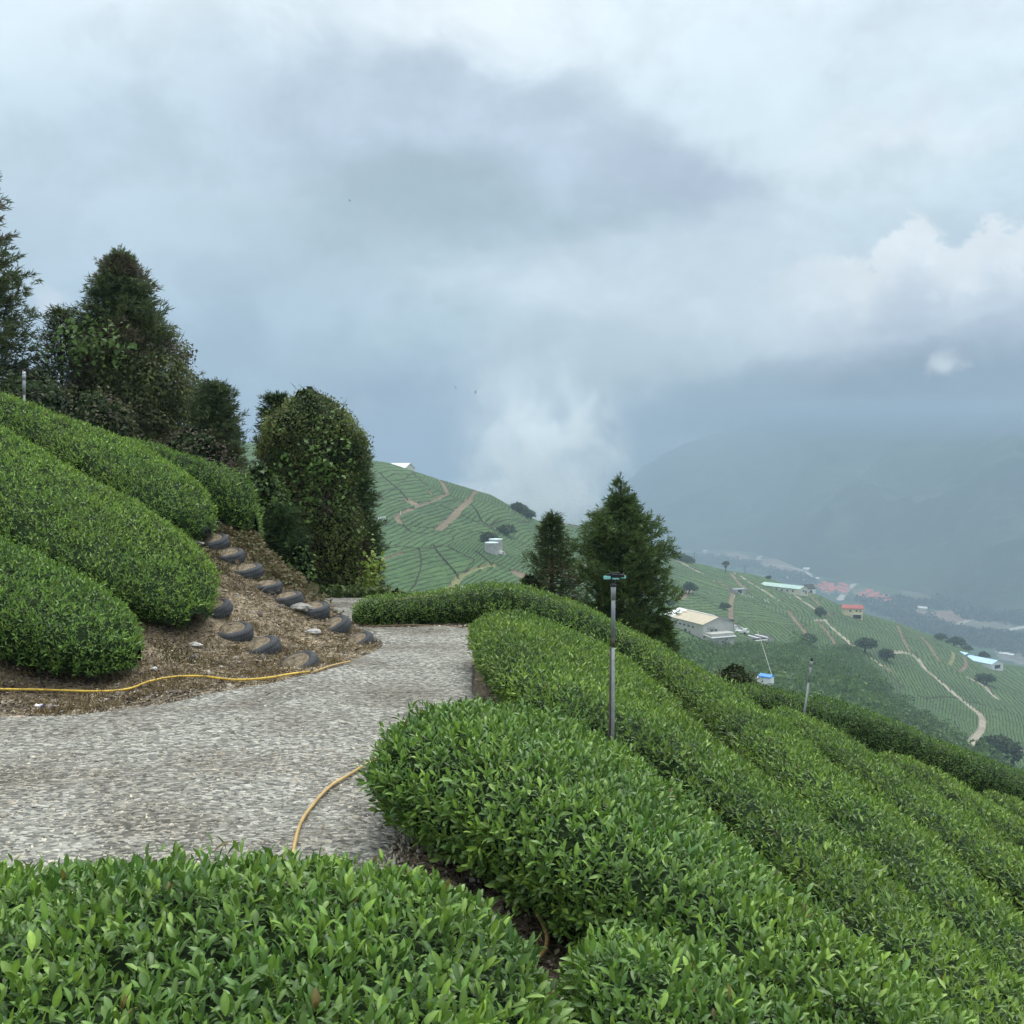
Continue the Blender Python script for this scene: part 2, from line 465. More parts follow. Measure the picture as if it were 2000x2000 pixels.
# ------------------------------------------------------------------ tea rows near the camera
tea_row([(-5, 3.4, 1.05), (-2.5, 3.4, 1.05), (-1.2, 3.42, 1.05), (-.4, 3.44, 1.04), (.24, 3.42, .96)], 'nearest tea row, a level hedge of large leaves in front of the gravel road',
        hgt=.74, size=.058, dens=500, per=6, lod=0, newness=.34, seed=1)
tea_row([(.24, 4.28, .34), (.52, 4.14, .54), (1.0, 3.86, .66), (1.7, 3.4, .68), (2.4, 2.8, .68)], 'short tea row at the bottom edge, beside the dark soil gap with the hose end',
        hgt=.72, size=.056, dens=500, per=6, lod=0, newness=.32, seed=2)
tea_row([(-.82, 7.45, .93), (-.3, 7.2, 1.12), (.34, 6.5, 1.20), (.90, 5.5, .94), (1.36, 4.78, .66), (1.78, 4.0, .60), (2.35, 2.8, .6)], 'broad tea row whose rounded end juts onto the gravel beside the lone yellow hose',
        hgt=.84, size=.056, dens=470, per=6, lod=0, newness=.34, seed=3)
tea_row([(.62, 15.3, 1.0), (.74, 13.9, 1.34), (.86, 11.8, 1.34), (1.12, 10.15, 1.16), (1.82, 8.75, .70), (2.2, 7.4, .54), (2.4, 6.2, .52), (2.58, 4.5, .52), (2.78, 2.8, .52)], 'wide humped tea row with the sprinkler pole standing against its near side',
        hgt=.80, size=.058, dens=340, per=5, newness=.5, seed=4, yellow=.2)
tea_row([(-2.98, 18.95, .55, .5), (-1.3, 19.25, .62, .56), (.2, 19.35, .8, .8), (1.6, 19.0, .84, .85), (2.7, 17.6, .76, .8), (3.3, 15, .72), (3.4, 11, .68), (3.5, 8, .66), (3.62, 5, .66), (3.7, 3, .66)], 'long tea row curving from the far road edge round the humped row and downhill',
        bottom=.0, hgt=.78, size=.063, dens=245, per=5, newness=.55, seed=5, yellow=.14)
tea_row([(4.9, 17.6, .66), (5.2, 14, .69), (5.35, 11, .68), (5.45, 8, .68), (5.5, 5, .68)], 'second tea row from the skyline of the right slope, full length and evenly clipped',
        hgt=.74, size=.066, dens=220, per=5, newness=.6, seed=6, yellow=.14)
tea_row([(6.8, 17.7, .66), (7.15, 14, .69), (7.3, 11, .68), (7.4, 8, .68)], 'tea row along the skyline of the right slope before the dark hedge',
        hgt=.74, size=.066, dens=220, per=5, newness=.62, seed=7, yellow=.14)
tea_row([(8.7, 18.0, .66), (9.05, 14, .69), (9.25, 11, .68), (9.4, 9, .68)], 'bright tea row cut off by the right edge of the photo',
        hgt=.74, size=.066, dens=220, per=5, newness=.65, seed=8, yellow=.14)
tea_row([(4.1, 20.3, .5, .35), (5, 20.3, .6, .60), (6, 20.4, .62, .85), (7, 20.6, .62, 1.0), (9, 21.2, .62), (12, 22.4, .62), (15, 23.8, .62), (19, 25.8, .62)], 'dark sided tea hedge along the outer rim of the right slope above the valley',
        hgt=1.0, size=.066, dens=220, per=5, newness=.3, seed=9, tone=.9)
# left bank
tea_row([(-11, 13.1, 1.0), (-8.6, 12.9, 1.0), (-6.9, 12.8, 1.0), (-5.6, 12.8, .95), (-4.72, 12.85, .85)], 'lowest tea row on the left bank, overhanging the dark soil and hose',
        hgt=.90, size=.063, dens=320, per=5, newness=.62, tone=1.12, seed=10)
tea_row([(-12, 16.6, 1.62), (-9, 16.15, 1.62), (-7, 15.8, 1.56), (-5.7, 15.4, 1.42), (-4.62, 14.95, 1.15)], 'widest tea row on the left bank, ending above the bare tyre slope',
        hgt=.86, size=.062, dens=300, per=5, newness=.62, tone=1.12, seed=11, yellow=.15)
tea_row([(-13, 19.9, 1.12), (-9.2, 19.4, 1.12), (-7.4, 18.9, 1.1), (-6.2, 18.45, .98), (-5.42, 18.2, .85)], 'upper tea row on the left bank with rounded end over the topmost tyres',
        hgt=.82, size=.064, dens=290, per=5, newness=.68, tone=1.12, seed=12, yellow=.15)
tea_row([(-9.4, 21.5, .70), (-8.3, 21.1, .72), (-6.7, 20.4, .72), (-5.75, 19.95, .70), (-4.9, 19.6, .6)], 'highest tea row on the left bank under the vine covered trees',
        hgt=.95, size=.066, dens=260, per=5, newness=.5, seed=13, yellow=.14)

# ------------------------------------------------------------------ pick near ground point under a pixel
def gpick(u, v, lift=0.0, dmax=60):
    a, b = pq(u, v); d = np.linspace(2, dmax, 3000)
    zz = b * d - (Gn(a * d, d) + lift)
    k = np.argmax(zz < 0)
    return np.array((float(a) * d[k], d[k], float(Gn(float(a) * d[k], d[k]))))

# ------------------------------------------------------------------ ground scatter
def chips(name, xy, size, colf, mat, label, flat=.35, kind='stuff', lift=.0, zf=Gn):
    n = len(xy); k = 6
    a = np.sort(rng.uniform(0, 6.28, (n, k)) * .35 + np.arange(k) * (6.28 / k) * .65, 1)
    r = rng.uniform(.6, 1.1, (n, k)) * size[:, None]
    th = rng.uniform(0, 6.28, n); asp = rng.uniform(.5, 1, n)
    x, y = r * np.cos(a), r * np.sin(a) * asp[:, None]
    X_ = x * np.cos(th)[:, None] - y * np.sin(th)[:, None]; Y_ = x * np.sin(th)[:, None] + y * np.cos(th)[:, None]
    tx, ty = rng.normal(0, .22, (n, 1)), rng.normal(0, .22, (n, 1))
    h = (size * flat)[:, None] * rng.uniform(.6, 1.3, (n, k))
    z0 = zf(xy[:, 0], xy[:, 1])[:, None] + lift
    top = np.stack([xy[:, :1] + X_ * .78, xy[:, 1:] + Y_ * .78, z0 + h + X_ * tx + Y_ * ty], -1)
    bot = np.stack([xy[:, :1] + X_, xy[:, 1:] + Y_, z0 - .012 + 0 * X_], -1)
    V = np.concatenate([top, bot], 1).reshape(-1, 3)
    off = (np.arange(n) * 2 * k)[:, None, None]
    side = np.array([(i, i + k, (i + 1) % k + k, (i + 1) % k) for i in range(k)])
    F = [(np.arange(k)[None, None] + off).reshape(-1, k), (side[None] + off).reshape(-1, 4)]
    C = np.repeat(colf, 2 * k, 0)
    o = mk(name, V, F, mat, None, C)
    return tag(o, label, None, None, kind)

def scatter_box(n, x0, x1, y0, y1):
    return np.stack([rng.uniform(x0, x1, n), rng.uniform(y0, y1, n)], 1)

def visible(xy, margin=.06):
    p = xy[:, 0] / xy[:, 1]
    return np.abs(p) < .5 + margin

# gravel chips: denser near
xy = np.vstack([scatter_box(90000, -7, .3, 4.3, 10.5), scatter_box(48000, -7, .3, 10.5, 19), scatter_box(9000, -7, -2.4, 18, 27)])
xy = xy[visible(xy)]
inside = on_road(xy[:, 0] + rng.normal(0, .13, len(xy)), xy[:, 1] + rng.normal(0, .13, len(xy)))
gx = xy[inside]; gx = np.vstack([gx, gx[gx[:, 1] < 9] + rng.normal(0, .02, (int((gx[:, 1] < 9).sum()), 2))])
g0 = rng.beta(1.2, 2.1, len(gx))[:, None] * .92
gc = np.array((.125, .118, .098)) * (1 - g0) + np.array((.64, .61, .51)) * g0
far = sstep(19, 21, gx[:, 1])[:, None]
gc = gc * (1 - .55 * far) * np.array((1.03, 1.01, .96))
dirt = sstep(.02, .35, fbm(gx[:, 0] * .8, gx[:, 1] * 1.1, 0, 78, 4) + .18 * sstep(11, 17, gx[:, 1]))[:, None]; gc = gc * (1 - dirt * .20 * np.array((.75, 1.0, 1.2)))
gc = gc * (.82 + .35 * sstep(-.35, .3, fbm(gx[:, 0] * .7, gx[:, 1] * .9, 0, 77, 3)))[:, None]
chips('gravel', gx, np.clip(rng.lognormal(-4.48, .45, len(gx)) * (1 - .3 * sstep(9, 14, gx[:, 1])), .005, .042), gc, M_STONE, 'loose flat grey stone chips covering the road', zf=ROADZ, flat=.3, lift=.012)

# soil litter: leaf bits, straw, small stones on bank and verge
def soil_pts(n):
    q = np.vstack([scatter_box(n // 3, -5, 0, 5, 12), scatter_box(n, -8, -1.6, 10, 20.5), scatter_box(n // 4, -1.2, 1.2, 2.6, 8.5), scatter_box(n // 5, -3.2, 0, 16.5, 19.2)])
    q = q[visible(q)]
    return q
q = soil_pts(52000)
outside = ~on_road(q[:, 0] + rng.normal(0, .16, len(q)), q[:, 1] + rng.normal(0, .16, len(q)))
q = q[outside | (rng.random(len(q)) < .012 + .10 * sstep(.05, .3, fbm(q[:, 0] * .9, q[:, 1] * .9, 0, 66, 3)))]
dry = sstep(-.15, .35, fbm(q[:, 0] * .55, q[:, 1] * .55, 0, 55, 3) + .30 * sstep(12.2, 14.2, q[:, 1] + .5 * (q[:, 0] + 4)) + .04)[:, None]
cA = np.array((.104, .086, .064)); cB = np.array((.54, .46, .32))
mixv = np.clip(dry * rng.uniform(.25, 1, (len(q), 1)) + .25 * rng.random((len(q), 1)) ** 3, 0, 1)
lc = cA * (1 - mixv) + cB * mixv
lc = lc * rng.uniform(.55, 1.35, (len(q), 1))
kk = rng.random(len(q)); lc[kk < .14] = np.array((.52, .45, .32)) * rng.uniform(.7, 1.15, (int((kk < .14).sum()), 1)); lc[kk > .72] = np.array((.040, .029, .021)) * rng.uniform(.6, 1.5, (int((kk > .72).sum()), 1))
n = len(q); zq = Gn(q[:, 0], q[:, 1])
th = rng.uniform(0, 6.28, n); el = rng.normal(.05, .2, n)
D = np.stack([np.cos(th) * np.cos(el), np.sin(th) * np.cos(el), np.sin(el)], 1)
up = nrm(np.array((0, 0, 1.)) + .5 * rand_unit(n))
straw = rng.random(n) < .45 * dry[:, 0] + .2
Ln = np.where(straw, rng.uniform(.06, .22, n), rng.uniform(.03, .075, n)); W = np.where(straw, rng.uniform(.004, .009, n), Ln * rng.uniform(.3, .5, n))
V, F, C = leaf_mesh(np.stack([q[:, 0], q[:, 1], zq + .006], 1), D, up, Ln, W, lc, 1, arch=.15)
tag(mk('leaf_litter', V, F, M_LITTER, None, C), 'dry brown leaf litter and straw strewn over the bank', kind='stuff')
# pale stones in the soil
q = soil_pts(5200); q = q[~on_road(q[:, 0], q[:, 1])]
g0 = rng.random((len(q), 1)) ** 2
chips('rubble', q, np.clip(rng.lognormal(-4.0, .55, len(q)), .008, .085), np.array((.13, .11, .09)) * (1 - g0) + np.array((.48, .44, .38)) * g0, M_STONE, 'small pale stones and clods in the brown soil', flat=.5)

# thin dry grass and green weeds on the bank
def tufts(name, label, centers, blades, hgt, spread, colr, mat, wid=.006, droop=.5):
    n = len(centers); c = np.repeat(centers, blades, 0); m = len(c)
    b = c[:, :2] + rng.normal(0, spread, (m, 2)); z = Gn(b[:, 0], b[:, 1])
    d = nrm(np.stack([rng.normal(0, droop, m), rng.normal(0, droop, m), np.ones(m)], 1))
    Ln = np.repeat(hgt, blades) * rng.uniform(.5, 1.2, m) if hasattr(hgt, '__len__') else hgt * rng.uniform(.5, 1.2, m)
    V, F, C = leaf_mesh(np.column_stack([b, z - .01]), d, rand_unit(m), Ln, np.full(m, wid) * rng.uniform(.7, 1.5, m), colr(m), 1, arch=.35)
    return tag(mk(name, V, F, mat, None, C), label, kind='stuff')
q = np.vstack([scatter_box(900, -6, -2.0, 11.3, 19.5), scatter_box(90, -5.2, -3.4, 10.5, 11.4)]); q = q[~on_road(q[:, 0], q[:, 1]) & visible(q)]
q = q[fbm(q[:, 0] * .6, q[:, 1] * .6, 0, 61, 2) > -.05]
tufts('dry_grass', 'thin straw coloured dry grass on the bank', q, 16, .10, .08, lambda m: np.array((.30, .23, .12)) * rng.uniform(.55, 1.2, (m, 1)), M_LITTER, .006, .8)
q = scatter_box(420, -6.3, -4.0, 13.8, 19); q = q[(fbm(q[:, 0] * .6, q[:, 1] * .6, 0, 62, 2) > -.05) & (q[:, 0] + .35 * (q[:, 1] - 16) < -4.3)]
tufts('moss', 'low olive green moss and grass on the tyre slope', q, 40, .07, .10, lambda m: np.array((.075, .085, .022)) * rng.uniform(.6, 1.3, (m, 1)), M_LITTER, .007, .7)

# broad leaved weeds: along the right rim of the bank and behind
def weeds(name, label, P3, size, col0, col1, mat=M_VINE, per=3):
    n = len(P3) * per; b = np.repeat(P3, per, 0) + rng.normal(0, size * .6, (n, 3))
    d = nrm(rng.normal(0, 1, (n, 3)) + np.array((0, -.3, -.25))); up_ = nrm(np.array((0, -.35, .9)) + .5 * rand_unit(n))
    t = rng.random((n, 1)); Ln = size * rng.uniform(.6, 1.3, n)
    V, F, C = leaf_mesh(b, d, up_, Ln, Ln * rng.uniform(.55, .85, n), np.array(col0) * (1 - t) + np.array(col1) * t, 1, arch=.25)
    return V, F, C
rim = resample([(-6.0, 20.0), (-5.2, 19.6), (-4.6, 18.95), (-4.1, 18.5), (-3.6, 18.1)], 200)
i = rng.integers(0, 200, 1500); off = rng.normal(0, .33, (1500, 2))
pp = rim[i] + off; hz = rng.uniform(.0, .17, 1500) * (1 - .5 * np.abs(off[:, 1]) / .5).clip(.1, 1)
V, F, C = weeds('w', '', np.column_stack([pp, Gn(pp[:, 0], pp[:, 1]) + hz]), .085, (.085, .10, .03), (.17, .12, .06))
tag(mk('undergrowth', V, F, M_VINE, None, C), 'withered olive and brown weeds along the rim of the tyre bank', kind='stuff')

# ------------------------------------------------------------------ tyres
def tyre_mesh():
    prof = [(.185, -.075), (.195, -.095), (.225, -.110), (.265, -.112), (.295, -.100), (.312, -.080), (.319, -.055), (.315, -.045), (.321, -.035), (.323, 0), (.321, .035), (.315, .045), (.319, .055), (.312, .080), (.295, .100), (.265, .112), (.225, .110), (.195, .095), (.185, .075), (.20, 0)]
    n = 160; vs = []; fs = []
    for q, (r, z) in enumerate(prof):
        for k in range(n):
            a = 2 * math.pi * (k + (.7 if z > 0 else -.7) * abs(z) * 20) / n
            rr = r - (.005 if (r > .29 and k % 4 == 0) else 0)
            vs.append((rr * math.cos(a), rr * math.sin(a), z))
    m = len(prof)
    for i in range(m):
        j = (i + 1) % m
        for k in range(n):
            k2 = (k + 1) % n; fs.append((i * n + k, i * n + k2, j * n + k2, j * n + k))
    me = bpy.data.meshes.new('tyre'); me.from_pydata(vs, [], fs); me.materials.append(M_TYRE); me.update()
    for p_ in me.polygons: p_.use_smooth = True
    return me
TY = tyre_mesh()
fill = MB(); fill.lathe((-.02, .03, 0), [(.27, .05), (.24, .085), (.18, .12), (.09, .145), (.02, .15)], 18)
fill0 = None
tyres = [
    (424, 1019, .92, 'small mossy tyre beside the tea row end, topmost on the bank'), (391, 1036, 1, 'dark tyre just below the rounded end of the upper tea row'),
    (416, 1068, 1, 'tyre with a pale board beside it, third down the right line'), (446, 1095, 1, 'tyre in the middle of the upper line, lying nearly level'),
    (482, 1124, 1, 'greenish tyre with a twig leaning on it, fifth down the right line'), (522, 1155, .9, 'narrow mossy tyre tilted by the withered weeds'),
    (562, 1180, .95, 'blue grey tyre beside the broken concrete lump'), (612, 1202, 1.0, 'tyre holding the broken concrete lump, facing the grey path'),
    (655, 1232, 1.0, 'upright black tyre nearest the far hedge and path'), (703, 1258, .9, 'small tyre at the tip of the bank touching the gravel'),
    (388, 1160, .9, 'tyre half hidden behind the widest left tea row'), (420, 1202, .95, 'tyre standing at the corner of the widest left tea row'),
    (455, 1246, 1.05, 'mossy tyre with straw on top, left of the lowest line'), (508, 1274, 1.10, 'long black tyre arc in the middle of the lowest line'),
    (585, 1304, 1.0, 'lowest tyre just above the yellow hose')]
for i, (u, v, s, lab) in enumerate(tyres):
    c = gpick(u, v)
    o = bpy.data.objects.new('tyre', TY); COL.objects.link(o)
    sl = .55 if i in (8, 9, 11, 13, 14) else .28
    o.location = (c[0] - .05, c[1] + .16, Gn(c[0] - .05, c[1] + .16) - .02)
    o.rotation_euler = (R(random.uniform(4, 16)), R(random.uniform(-4, 4) + (-16 if sl > .5 else -7)), random.uniform(0, 6))
    o.rotation_euler = (R(10 + random.uniform(-5, 8)), R((-20 if sl > .5 else -4) + random.uniform(-6, 6)), 0)
    o.scale = (s * .93,) * 3
    tag(o, lab, 'tyre', 'old tyres stepped into the bank')
    f = fill.build('soil_fill', M_SOIL, o, True) if fill0 is None else fill0.copy()
    if fill0 is None: fill0 = f
    else: COL.objects.link(f); f.parent = o

# ------------------------------------------------------------------ concrete lump, board, litter
M_CONC = plain('concrete', (.40, .39, .36), .9, var=.25, scale=14, bump=.5)
def rock(name, loc, size, mat, label, cat, seed, flat=.5):
    import bmesh
    bm = bmesh.new(); bmesh.ops.create_icosphere(bm, subdivisions=3, radius=1)
    for vtx in bm.verts:
        c = np.array(vtx.co); k = 1 + .45 * float(fbm(c[0] * 1.3, c[1] * 1.3, c[2] * 1.3, seed, 3))
        q_ = np.round(c * 1.6) / 1.6
        vtx.co = (q_ * .4 + c * .6) * k * np.array((size[0], size[1], size[2]))
    me = bpy.data.meshes.new(name); bm.to_mesh(me); bm.free(); me.materials.append(mat)
    o = bpy.data.objects.new(name, me); COL.objects.link(o); o.location = loc
    return tag(o, label, cat)
c = gpick(585, 1195); rock('concrete_lump', c + (0, .05, .06), (.20, .14, .08), plain('old_concrete', (.27, .26, .23), .9, var=.35, scale=14, bump=.5), 'broken pale concrete lump set in a tyre on the bank', 'concrete lump', 3)
c = gpick(35, 1407); rock('stone', c + (0, 0, .01), (.13, .07, .035), plain('pinkish_stone', (.42, .33, .27), .9, scale=12), 'flat pinkish stone at the gravel edge near the left border', 'stone', 5)
c = gpick(612, 1238); rock('stone', c + (0, 0, .02), (.13, .10, .06), M_CONC, 'pale grey stone under the tyre with the concrete lump', 'stone', 8)
c = gpick(302, 1310); rock('paper_scrap', c + (0, 0, .02), (.035, .03, .03), M_WHITE, 'crumpled white paper scrap on dark soil above the hose', 'litter', 11)
c = gpick(380, 1263); rock('stone', c + (0, 0, .02), (.11, .05, .04), M_CONC, 'pale elongated stone below the widest left tea row', 'stone', 12)
mb = MB(); mb.box((0, 0, 0), (.30, .07, .015), R(-20)); o = mb.build('wooden_board', plain('grey_board', (.42, .38, .33), .8, scale=10)); c = gpick(384, 1063)
o.location = c + (0, 0, .05); o.rotation_euler = (R(10), R(12), 0); tag(o, 'short pale board lying on the slope left of a tyre', 'board')
# blue and white packet
pk = empty('plastic_packet', tuple(gpick(92, 1386) + (0, 0, .02)), 'crumpled blue plastic packet with white ends on the verge', 'litter')
def sheet(w, h, mat, name, off, seed):
    xs_ = np.linspace(-w / 2, w / 2, 12); ys_ = np.linspace(-h / 2, h / 2, 6); A, B_ = np.meshgrid(xs_, ys_)
    Zs = .025 * fbm(A * 25, B_ * 25, 0, seed, 2) + .012
    V = np.stack([A + off[0], B_ + off[1], Zs + off[2]], -1); V2 = V - np.array((0, 0, .004))
    f = grid_faces(6, 12)
    return mk(name, np.vstack([V.reshape(-1, 3), V2.reshape(-1, 3)]), [np.vstack([f, f[:, ::-1] + 72])], mat, pk, smooth=True)
sheet(.17, .06, plain('blue_plastic', (.05, .06, .42), .35), 'wrapper', (0, 0, .005), 4)
sheet(.07, .07, M_WHITE, 'torn_end', (-.105, .02, .012), 5); sheet(.05, .05, M_WHITE, 'printed_corner', (.10, -.01, .01), 6)

# ------------------------------------------------------------------ hoses
def hose(pix, rad, mat, label, lift=.0):
    pts = [gpick(u, v) for u, v in pix]
    c = resample([tuple(p[:2]) for p in pts], 90)
    rr = rad
    P3 = [(x, y, float(max(Gn(x, y), Gn(x, y) + (.03 if on_road(np.array([x]), np.array([y]))[0] else 0))) + rr + lift + .018) for k, (x, y) in enumerate(c)]
    zs = np.array([p[2] for p in P3]); zs = np.maximum(zs, np.convolve(np.pad(zs, 4, mode='edge'), np.ones(9) / 9, 'valid')); P3 = [(p[0], p[1], float(z)) for p, z in zip(P3, zs)]
    mb = MB(); mb.tube(P3, rr, 8)
    o = mb.build('hose', mat, None, True); return tag(o, label, 'hose', 'yellow watering hoses')
h = hose([(-120, 1350), (0, 1353), (120, 1355), (240, 1353), (290, 1337), (345, 1327), (400, 1327), (455, 1333), (520, 1330), (570, 1321), (605, 1317)], .0145, M_HOSE, 'long yellow hose snaking over the dark soil below the left tea rows')
h = hose([(612, 1322), (640, 1312), (665, 1305), (684, 1301)], .014, M_HOSE2, 'thin end of yellow hose lying in straw below the bank tip')
h = hose([(752, 1490), (705, 1513), (650, 1548), (610, 1590), (588, 1625), (577, 1662), (572, 1690)], .0125, M_HOSE2, 'yellow hose curving across the gravel between two tea rows')
h = hose([(1050, 1795), (1066, 1830), (1069, 1855), (1060, 1875), (1040, 1895)], .014, M_HOSE2, 'short bend of hose showing in the soil gap between the two nearest rows')
# fallen thin stick by far hedge
mb = MB(); a_, b_ = gpick(712, 1226), gpick(900, 1228)
mb.tube([a_ + (0, 0, .03), (a_ + b_) / 2 + (0, .05, .05), b_ + (0, 0, .03)], .012, 6); tag(mb.build('thin_pipe', plain('tan_pipe', (.22, .16, .09), .7)), 'thin tan pipe along the foot of the far clipped hedge', 'pipe')
mb = MB(); a_ = gpick(968, 1345); mb.tube([a_, a_ + np.array((.0, 0, .28))], .011, 6); tag(mb.build('stake', M_HOSE2), 'short tan stake at the road edge by the humped tea row', 'stake')

# ------------------------------------------------------------------ sprinkler poles
def sprinkler(base, top, label, r=.021, full=True, dark=True):
    base = np.array(base); top = np.array(top); ax = nrm(top - base); Lh = np.linalg.norm(top - base)
    t = empty('sprinkler_pole', tuple(base), label, 'sprinkler pole', 'sprinkler poles among the tea')
    at = lambda f: tuple(ax * Lh * f)
    mb = MB(); mb.tube([at(0), at(.78)], r * .82, 12); mb.build('pipe', M_PIPE, t, True)
    mb = MB(); mb.tube([at(.74), at(.93)], r, 12); mb.build('upper_pipe', M_PIPE, t, True)
    mb = MB(); mb.tube([at(.905), at(.965)], r * 1.25, 12); mb.build('collar', M_PIPE, t, True)
    if full:
        mb = MB(); mb.tube([at(.70), at(.745)], r * .95, 12); mb.build('coupling', M_PIPEDARK, t, True)
        mb = MB(); o_ = np.array((-.045, .03, 0)); mb.tube([np.array(at(-.02)) + o_, np.array(at(.35)) + o_ * .55, np.array(at(.70)) + o_ * .35], .011, 7); mb.build('riser', M_PIPEDARK, t, True)
        mb = MB(); mb.lathe(at(.965), [(.004, -.01), (.024, -.008), (.026, .01), (.016, .016), (.014, .035), (.022, .04), (.022, .055), (.005, .057)], 14)
        hd = mb.build('sprinkler_head', M_BLACK, t, True)
        c = np.array(at(.965)) + (0, 0, .075)
        mb = MB(); mb.box(c + (.02, 0, .012), (.15, .035, .022), R(-12)); mb.box(c + (.0, 0, -.01), (.03, .03, .045)); mb.tube([c + (-.05, 0, .02), c + (0, 0, .035), c + (.06, -.01, .03)], .008, 6)
        mb.build('swing_arm', M_BLACK, hd)
        mb = MB(); mb.box(c + (-.055, -.005, -.004), (.055, .03, .026), R(10)); mb.box(c + (.085, -.015, .002), (.035, .026, .022), R(-20)); mb.box(c + (.02, -.02, -.012), (.06, .012, .010))
        mb.build('nozzle', M_TEAL, hd)
    else:
        mb = MB(); mb.tube([at(.965), at(1)], r * 1.0, 10); hd = mb.build('sprinkler_head', M_BLACK if dark else M_WHITE, t, True)
    return t
b0 = P(1197, 1450, 8.75); gb = Gn(b0[0], b0[1]); sprinkler((b0[0], b0[1], gb), P(1198, 1128, 8.75), 'tall grey sprinkler pole with black and teal head between two near tea rows', .0175)
b0 = P(1568, 1395, 18.2); gb = Gn(b0[0], b0[1]); sprinkler((b0[0] - .06, b0[1], gb), P(1586, 1285, 18.2), 'leaning grey sprinkler pole on the skyline before the dark hedge', .022, False)
b0 = P(1683, 1410, 21.8); sprinkler((b0[0], b0[1], Gn(b0[0], b0[1])), P(1686, 1384, 21.8), 'short pale pole tip behind the dark hedge', .025, False, False)
b0 = P(892, 1170, 22.0); sprinkler((b0[0], b0[1], Gn(b0[0], b0[1])), P(891.5, 1142, 22.0), 'short white pole with black tip behind the far hedge', .035, False)
b0 = P(45.5, 790, 21.3); sprinkler((b0[0], b0[1], Gn(b0[0], b0[1])), P(46.8, 726, 21.3), 'white pole above the left tea rows against dark conifers', .030, False, False)

# ------------------------------------------------------------------ trees
def needles(pos, axis, m, ln, wd, colr, spread=.75):
    """m needle strips round every twig point"""
    n = len(pos); b = np.repeat(pos, m, 0); ax = np.repeat(axis, m, 0); k = n * m
    d = nrm(ax + spread * rand_unit(k)); b = b + ax * rng.uniform(-.06, .12, (k, 1))
    Ln = ln * rng.uniform(.6, 1.3, k)
    return leaf_mesh(b, d, rand_unit(k), Ln, wd * rng.uniform(.7, 1.3, k), colr(k, b), 1, arch=-.1, fold=.15)

def conifer(name, label, base, h, prof, colr, n_br=80, spray=12, m=7, ln=.16, wd=.026, lean=(0, 0), trunk=.09, gap=0.0, z0=.06, spike=.12, seed=0, group=None, off=None):
    """prof: list of (height fraction, radius); off: list of (height fraction, dx)"""
    r_ = np.random.default_rng(seed)
    t = empty(name, tuple(base), label, 'tree', group)
    pf = np.array(prof); of = np.array(off) if off is not None else np.array([(0, 0), (1, 0)])
    ctr = lambda f: np.array((lean[0] * f, lean[1] * f, h * f))
    mb = MB(); mb.tube([ctr(f) - ((0, 0, .3) if f == 0 else 0) for f in np.linspace(0, 1, 9)], list(np.linspace(trunk, .012, 9)), 8)
    mb.build('trunk', M_BARK, t, True)
    pos = []; axs = []; lim = MB()
    for i in range(n_br):
        f = z0 + (1 - z0) * ((i + r_.random()) / n_br) ** .92
        f = min(f, 1 - spike * .8)
        az = i * 2.39996 + r_.normal(0, .35)
        L = np.interp(f, pf[:, 0], pf[:, 1]) * r_.uniform(.72, 1.12) + .03
        dx = np.interp(f, of[:, 0], of[:, 1]) * 1.0
        el = R(38) * f - R(8) * (1 - f)
        p0 = ctr(f); h0 = np.array((math.cos(az), math.sin(az), 0))
        ns = max(3, int(spray * (L / pf[:, 1].max()) ** .8) + 2)
        tt = np.linspace(.18, 1, ns)
        arc = math.tan(el) * tt + (.28 * tt ** 3 - .22 * tt ** 2)
        pts = p0 + (h0 * L + np.array((dx, 0, 0)))[None] * tt[:, None] + np.array((0, 0, 1.))[None] * (arc * L)[:, None]
        if L > .12: lim.tube([p0, pts[len(pts) // 2], pts[-1]], [max(.008, .022 * L), .010, .004], 5, False)
        side = np.cross(h0, (0, 0, 1.))
        for sgn in (-1, 0, 1):
            wv = (.34 * (1 - .55 * tt) * L + .04)[:, None]
            q = pts + side * sgn * wv * r_.uniform(.5, 1.1, (ns, 1)) + r_.normal(0, .05 + .02 * L, (ns, 3))
            a = nrm(h0 * (.8) + side * sgn * .6 + np.array((0, 0, .35)) + r_.normal(0, .25, (ns, 3)))
            keep = r_.random(ns) > gap
            pos.append(q[keep]); axs.append(a[keep])
    # leading shoot
    k = 9
    for f in np.linspace(1 - spike, 1, k):
        pos.append(ctr(f)[None]); axs.append(np.array([(0, 0, 1.)]))
        if f < .985:
            for _ in range(3):
                az = r_.uniform(0, 6.28); l_ = (1 - f) * h * .55 + .06; dv = np.array((math.cos(az), math.sin(az), .9)); e_ = ctr(f) + dv * l_ * .6
                lim.tube([ctr(f), e_], [.006, .003], 4, False); pos.append(np.array([ctr(f) + dv * l_ * .35, e_])); axs.append(np.repeat(nrm(dv)[None], 2, 0))
    lim.build('limbs', M_BARK, t)
    V, F, C = needles(np.vstack(pos), np.vstack(axs), m, ln, wd, colr)
    mk('crown', V, F, M_NEEDLE, t, C)
    return t

